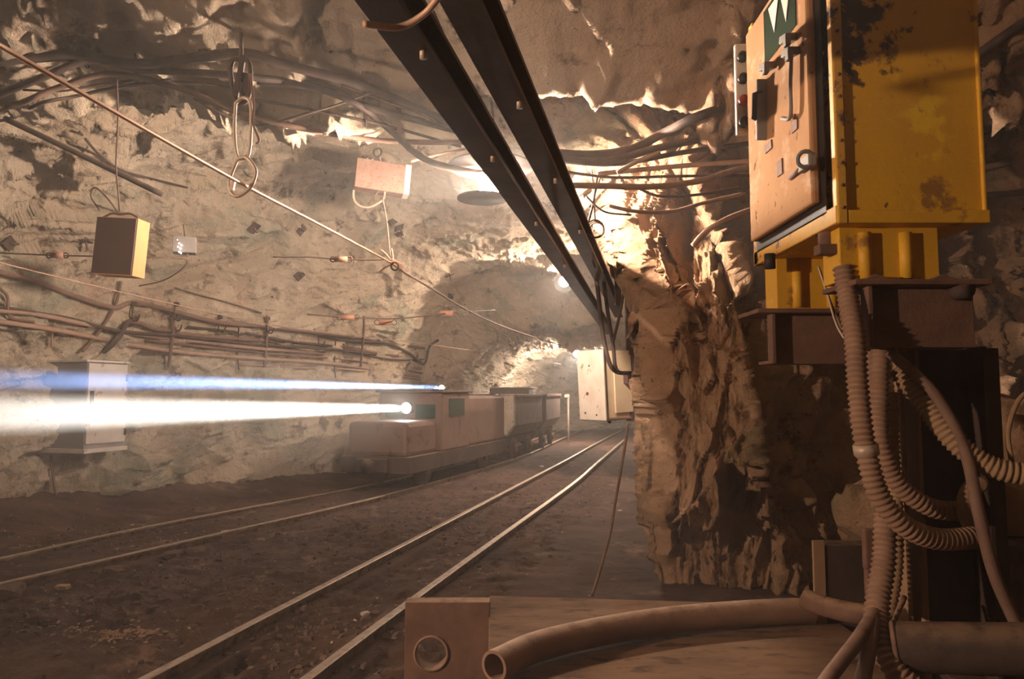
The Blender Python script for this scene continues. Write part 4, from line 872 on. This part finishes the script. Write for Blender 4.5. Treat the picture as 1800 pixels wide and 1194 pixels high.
c = W(1062, 677, 6.9); R = yaw(math.radians(32), math.radians(-3)); t = thing('switch_box', 'tilted cream switch box with a white worn flank on the rock pillar', 'cabinet', c + Vector((.1, .2, -.34)))
sx, sy, sz = .36, .38, .66; cc = c + R @ Vector((sx / 2, sy / 2, 0))
build(MB().box(cc, (sx, sy, sz), R), 'body', M['cream'], t, .008)
tag(build(MB().box(cc + R @ Vector((-sx / 2 - .012, -.01, 0)), (.02, sy + .03, sz + .03), R), 'flank_plate', M['pale'], t, .005), 'white worn flank')
build(MB().box(cc + R @ Vector((.05, -sy / 2 - .010, 0)), (sx - .13, .018, sz - .09), R), 'door', M['cream'], t, .008)
build(MB().box(cc + R @ Vector((0, 0, -sz / 2 - .01)), (sx + .02, sy + .02, .02), R), 'bottom_plate', M['rust'], t, .004)
build(MB().cyl(cc + R @ Vector((.02, 0, -sz / 2)), cc + R @ Vector((.02, 0, -sz / 2 - .06)), .016, n=8), 'drain_plug', M['dark'], t)
jb = MB(); jb.box(cc + R @ Vector((.10, -sy / 2 - .05, .06)), (.10, .07, .12), R); build(jb, 'cable_entry', M['brown'], t, .006)
for x, y, r in ((1034, 690, .018), (1028, 725, .012), (1050, 728, .010), (1040, 640, .009)):
    p = cc + R @ Vector((-sx / 2 - .022, (1040 - x) * .008, -(y - 675) * .0055)); build(MB().cyl(p, p + R @ Vector((-.006, 0, 0)), r, n=10), 'rust_spot', M['rust'], t)
ent = cc + R @ Vector((.10, -sy / 2 - .09, .08))
for k, (pts, r, lab) in enumerate((([(1042, 440, 6.4), (1052, 520, 6.4), (1062, 600, 6.5), (1078, 650, 6.55)], .020, 'black cable curving down onto the cream switch box, leftmost'), ([(1058, 470, 6.5), (1070, 560, 6.5), (1078, 610, 6.55), (1085, 652, 6.6)], .018, 'black cable curving down onto the cream switch box, rightmost'), ([(1100, 480, 6.6), (1092, 540, 6.5), (1078, 600, 6.5)], .014, 'thin cable crossing behind the two black cables'))):
    P = [W(*p) for p in pts] + ([ent + Vector((.02 * k, 0, .02))] if k < 2 else []); tag(build(MB().tube(catmull(P, 8), r, 8), 'electric_cable', M['cable']), lab, 'cable')
t = thing('support_post', 'upright dark flat post behind the cream switch box, under the beam ends', 'post', W(1106, 640, 7.1))
build(MB().box((W(1106, 560, 7.1).x, 7.1, (W(1106, 480, 7.1).z + W(1106, 740, 7.1).z) / 2), (.075, .06, W(1106, 480, 7.1).z - W(1106, 740, 7.1).z)), 'post_bar', M['beam'], t, .004)
build(MB().box((W(1086, 500, 7.0).x, 7.0, W(1086, 508, 7.0).z), (.06, .05, .34)), 'short_bar', M['beam'], t, .004)
build(MB().bar(W(1080, 482, 7.05), W(1128, 470, 7.05), .06, .04), 'cross_arm', M['rust'], t)
build(MB().bar(W(1108, 600, 7.1), W(1135, 592, 7.2), .07, .05), 'wall_arm', M['rust'], t)
t = thing('rock_block', 'squarish pale block lodged beside the post above the switch box', 'block', W(1122, 540, 6.6)); build(MB().box(W(1121, 522, 6.7), (.10, .12, .16), yaw(.3, .3)), 'block_body', M['foil'], t, .012)
c = W(1046, 402, 5.0); t = thing('wire_coil', 'small coil of wire hung on the rock right of the beams', 'wire coil', c)
for k in range(3): build(MB().ring(c + Vector((.006 * k, .008 * k, -.004 * k)), (.25 * k - .2, 1, .1), .062 - .004 * k, .006, 24, 6), 'coil_turn', M['thin'], t)
for q in ((1040, 300), (1058, 305)): build(MB().tube(catmull([c + Vector((0, 0, .05)), W(1044, 350, 5.0), W(*q, 5.0)], 6), .007, 6), 'coil_tail', M['bcable'], t)
line('drop_cable', 'thin wire bundle dropping from the right-hand cables past the coil', [(1050, 310, 4.8), (1042, 360, 4.85), (1030, 420, 5.0), (1046, 470, 5.6)], .009, 'cable', 'cable')

# ------------------------------------------------------------------ rocks, litter
def rock_obj(name, label, c, size, m, seed, group=None):
    r = random.Random(seed); b = MB(); N = 10; vs = []
    b.sphere((0, 0, 0), 1, 12, 7); out = []
    for v in b.v:
        k = 1 + .35 * mnoise.noise(v * 1.3 + Vector((seed, 0, 0))) + .15 * mnoise.noise(v * 3 + Vector((0, seed, 0)))
        v = v * k; v = Vector((max(-.8, min(.8, v.x)), max(-.8, min(.85, v.y)), max(-.7, min(.75, v.z))))
        out.append(Vector(c) + Matrix.Rotation(seed, 3, 'Z') @ Vector((v.x * size[0], v.y * size[1], v.z * size[2])))
    b.v = out; b.sm = [False] * len(b.f)
    return tag(build(b, name, M[m]), label, 'rock', group)
rock_obj('boulder', 'angular tan boulder behind the pale elbow at the right edge', W(1765, 890, 2.75), (.16, .14, .14), 'hose2', 3)
rock_obj('boulder', 'squarish boulder by the lower right edge, beside the slanting cable', W(1775, 1010, 2.7), (.11, .12, .19), 'stone', 5)
rock_obj('boulder', 'rounded dark boulder low beside the squarish one', W(1735, 1045, 2.65), (.08, .10, .09), 'stone', 8)
rock_obj('boulder', 'dark boulder filling the right edge above the thick pipe', W(1800, 960, 3.1), (.3, .25, .3), 'stone', 12)
def ground(px, py):
    p = G(px, py, .02); p.z = fz(p.x, p.y); return p
for k, (px, py, s_, m, lab) in enumerate(((952, 822, .055, 'pstone', 'white stone lying beside the middle rail'), (960, 806, .05, 'pstone', 'pale stone next to the white stone by the middle rail'), (204, 1012, .09, 'stone', 'flat brown stone slab on the dirt at the left, below the far track'), (398, 945, .06, 'foil', 'pale stone leaning on the near rail of the far track'), (300, 980, .09, 'stone', 'dark lump of rock beside the far track'), (110, 1040, .05, 'chip', 'pale splinter on the dirt near the left edge'), (642, 1088, .03, 'pstone', 'tiny pale stone between the nearer rails'), (15, 1048, .11, 'stone', 'dark clod at the left edge below the far track'), (690, 905, .06, 'stone', 'small dark lump on the muck between the tracks'), (1090, 895, .03, 'pstone', 'tiny pale stone at the foot of the pillar'))):
    p = ground(px, py); rock_obj('loose_stone', lab, p + Vector((0, 0, s_ * .25)), (s_ * 1.2, s_, s_ * .5), m, 20 + k)
# litter: gravel and chips nobody could count
def litter(name, label, m, spots, n, smin, smax):
    b = MB(); r = random.Random(5)
    for i in range(n):
        cx, cy, rx, ry = spots[i % len(spots)]
        p = ground(cx + r.gauss(0, rx), cy + r.gauss(0, ry))
        if p.y > 25: continue
        s_ = r.uniform(smin, smax); R = Matrix.Rotation(r.uniform(0, 6.28), 3, 'Z') @ Matrix.Rotation(r.uniform(-.4, .4), 3, 'X'); h3 = (s_ * r.uniform(.8, 2.6), s_ * r.uniform(.5, 1), s_ * r.uniform(.25, .6))
        vs = [p + Vector((0, 0, h3[2] * .4)) + R @ Vector((a * h3[0] / 2, c * h3[1] / 2, e * h3[2] / 2)) for a, c, e in ((-1, -.7, -1), (.8, -1, -1), (1, .9, -1), (-.8, 1, -1), (-.5, -.4, 1), (.6, -.5, 1), (.5, .5, 1), (-.6, .6, 1))]
        b.add(vs, [(0, 1, 2, 3), (4, 7, 6, 5), (0, 4, 5, 1), (1, 5, 6, 2), (2, 6, 7, 3), (3, 7, 4, 0)])
    tag(build(b, name, M[m]), label, 'litter', kind='stuff')
litter('wood_chips', 'scatter of pale wood chips on the dirt at the lower left', 'chip', [(160, 1105, 60, 20), (190, 1120, 40, 12), (240, 1118, 25, 6)], 330, .008, .026)
litter('gravel', 'dark gravel and clods strewn over the dirt floor', 'stone', [(150, 1080, 160, 60), (400, 1010, 160, 50), (700, 930, 130, 25), (560, 1090, 90, 60), (880, 900, 60, 40), (300, 950, 200, 15)], 2600, .008, .04)
litter('pale_grit', 'bright specks of grit over the dirt floor', 'pstone', [(500, 1030, 260, 70), (780, 960, 120, 50), (1040, 850, 25, 25), (250, 940, 200, 30)], 260, .006, .018)
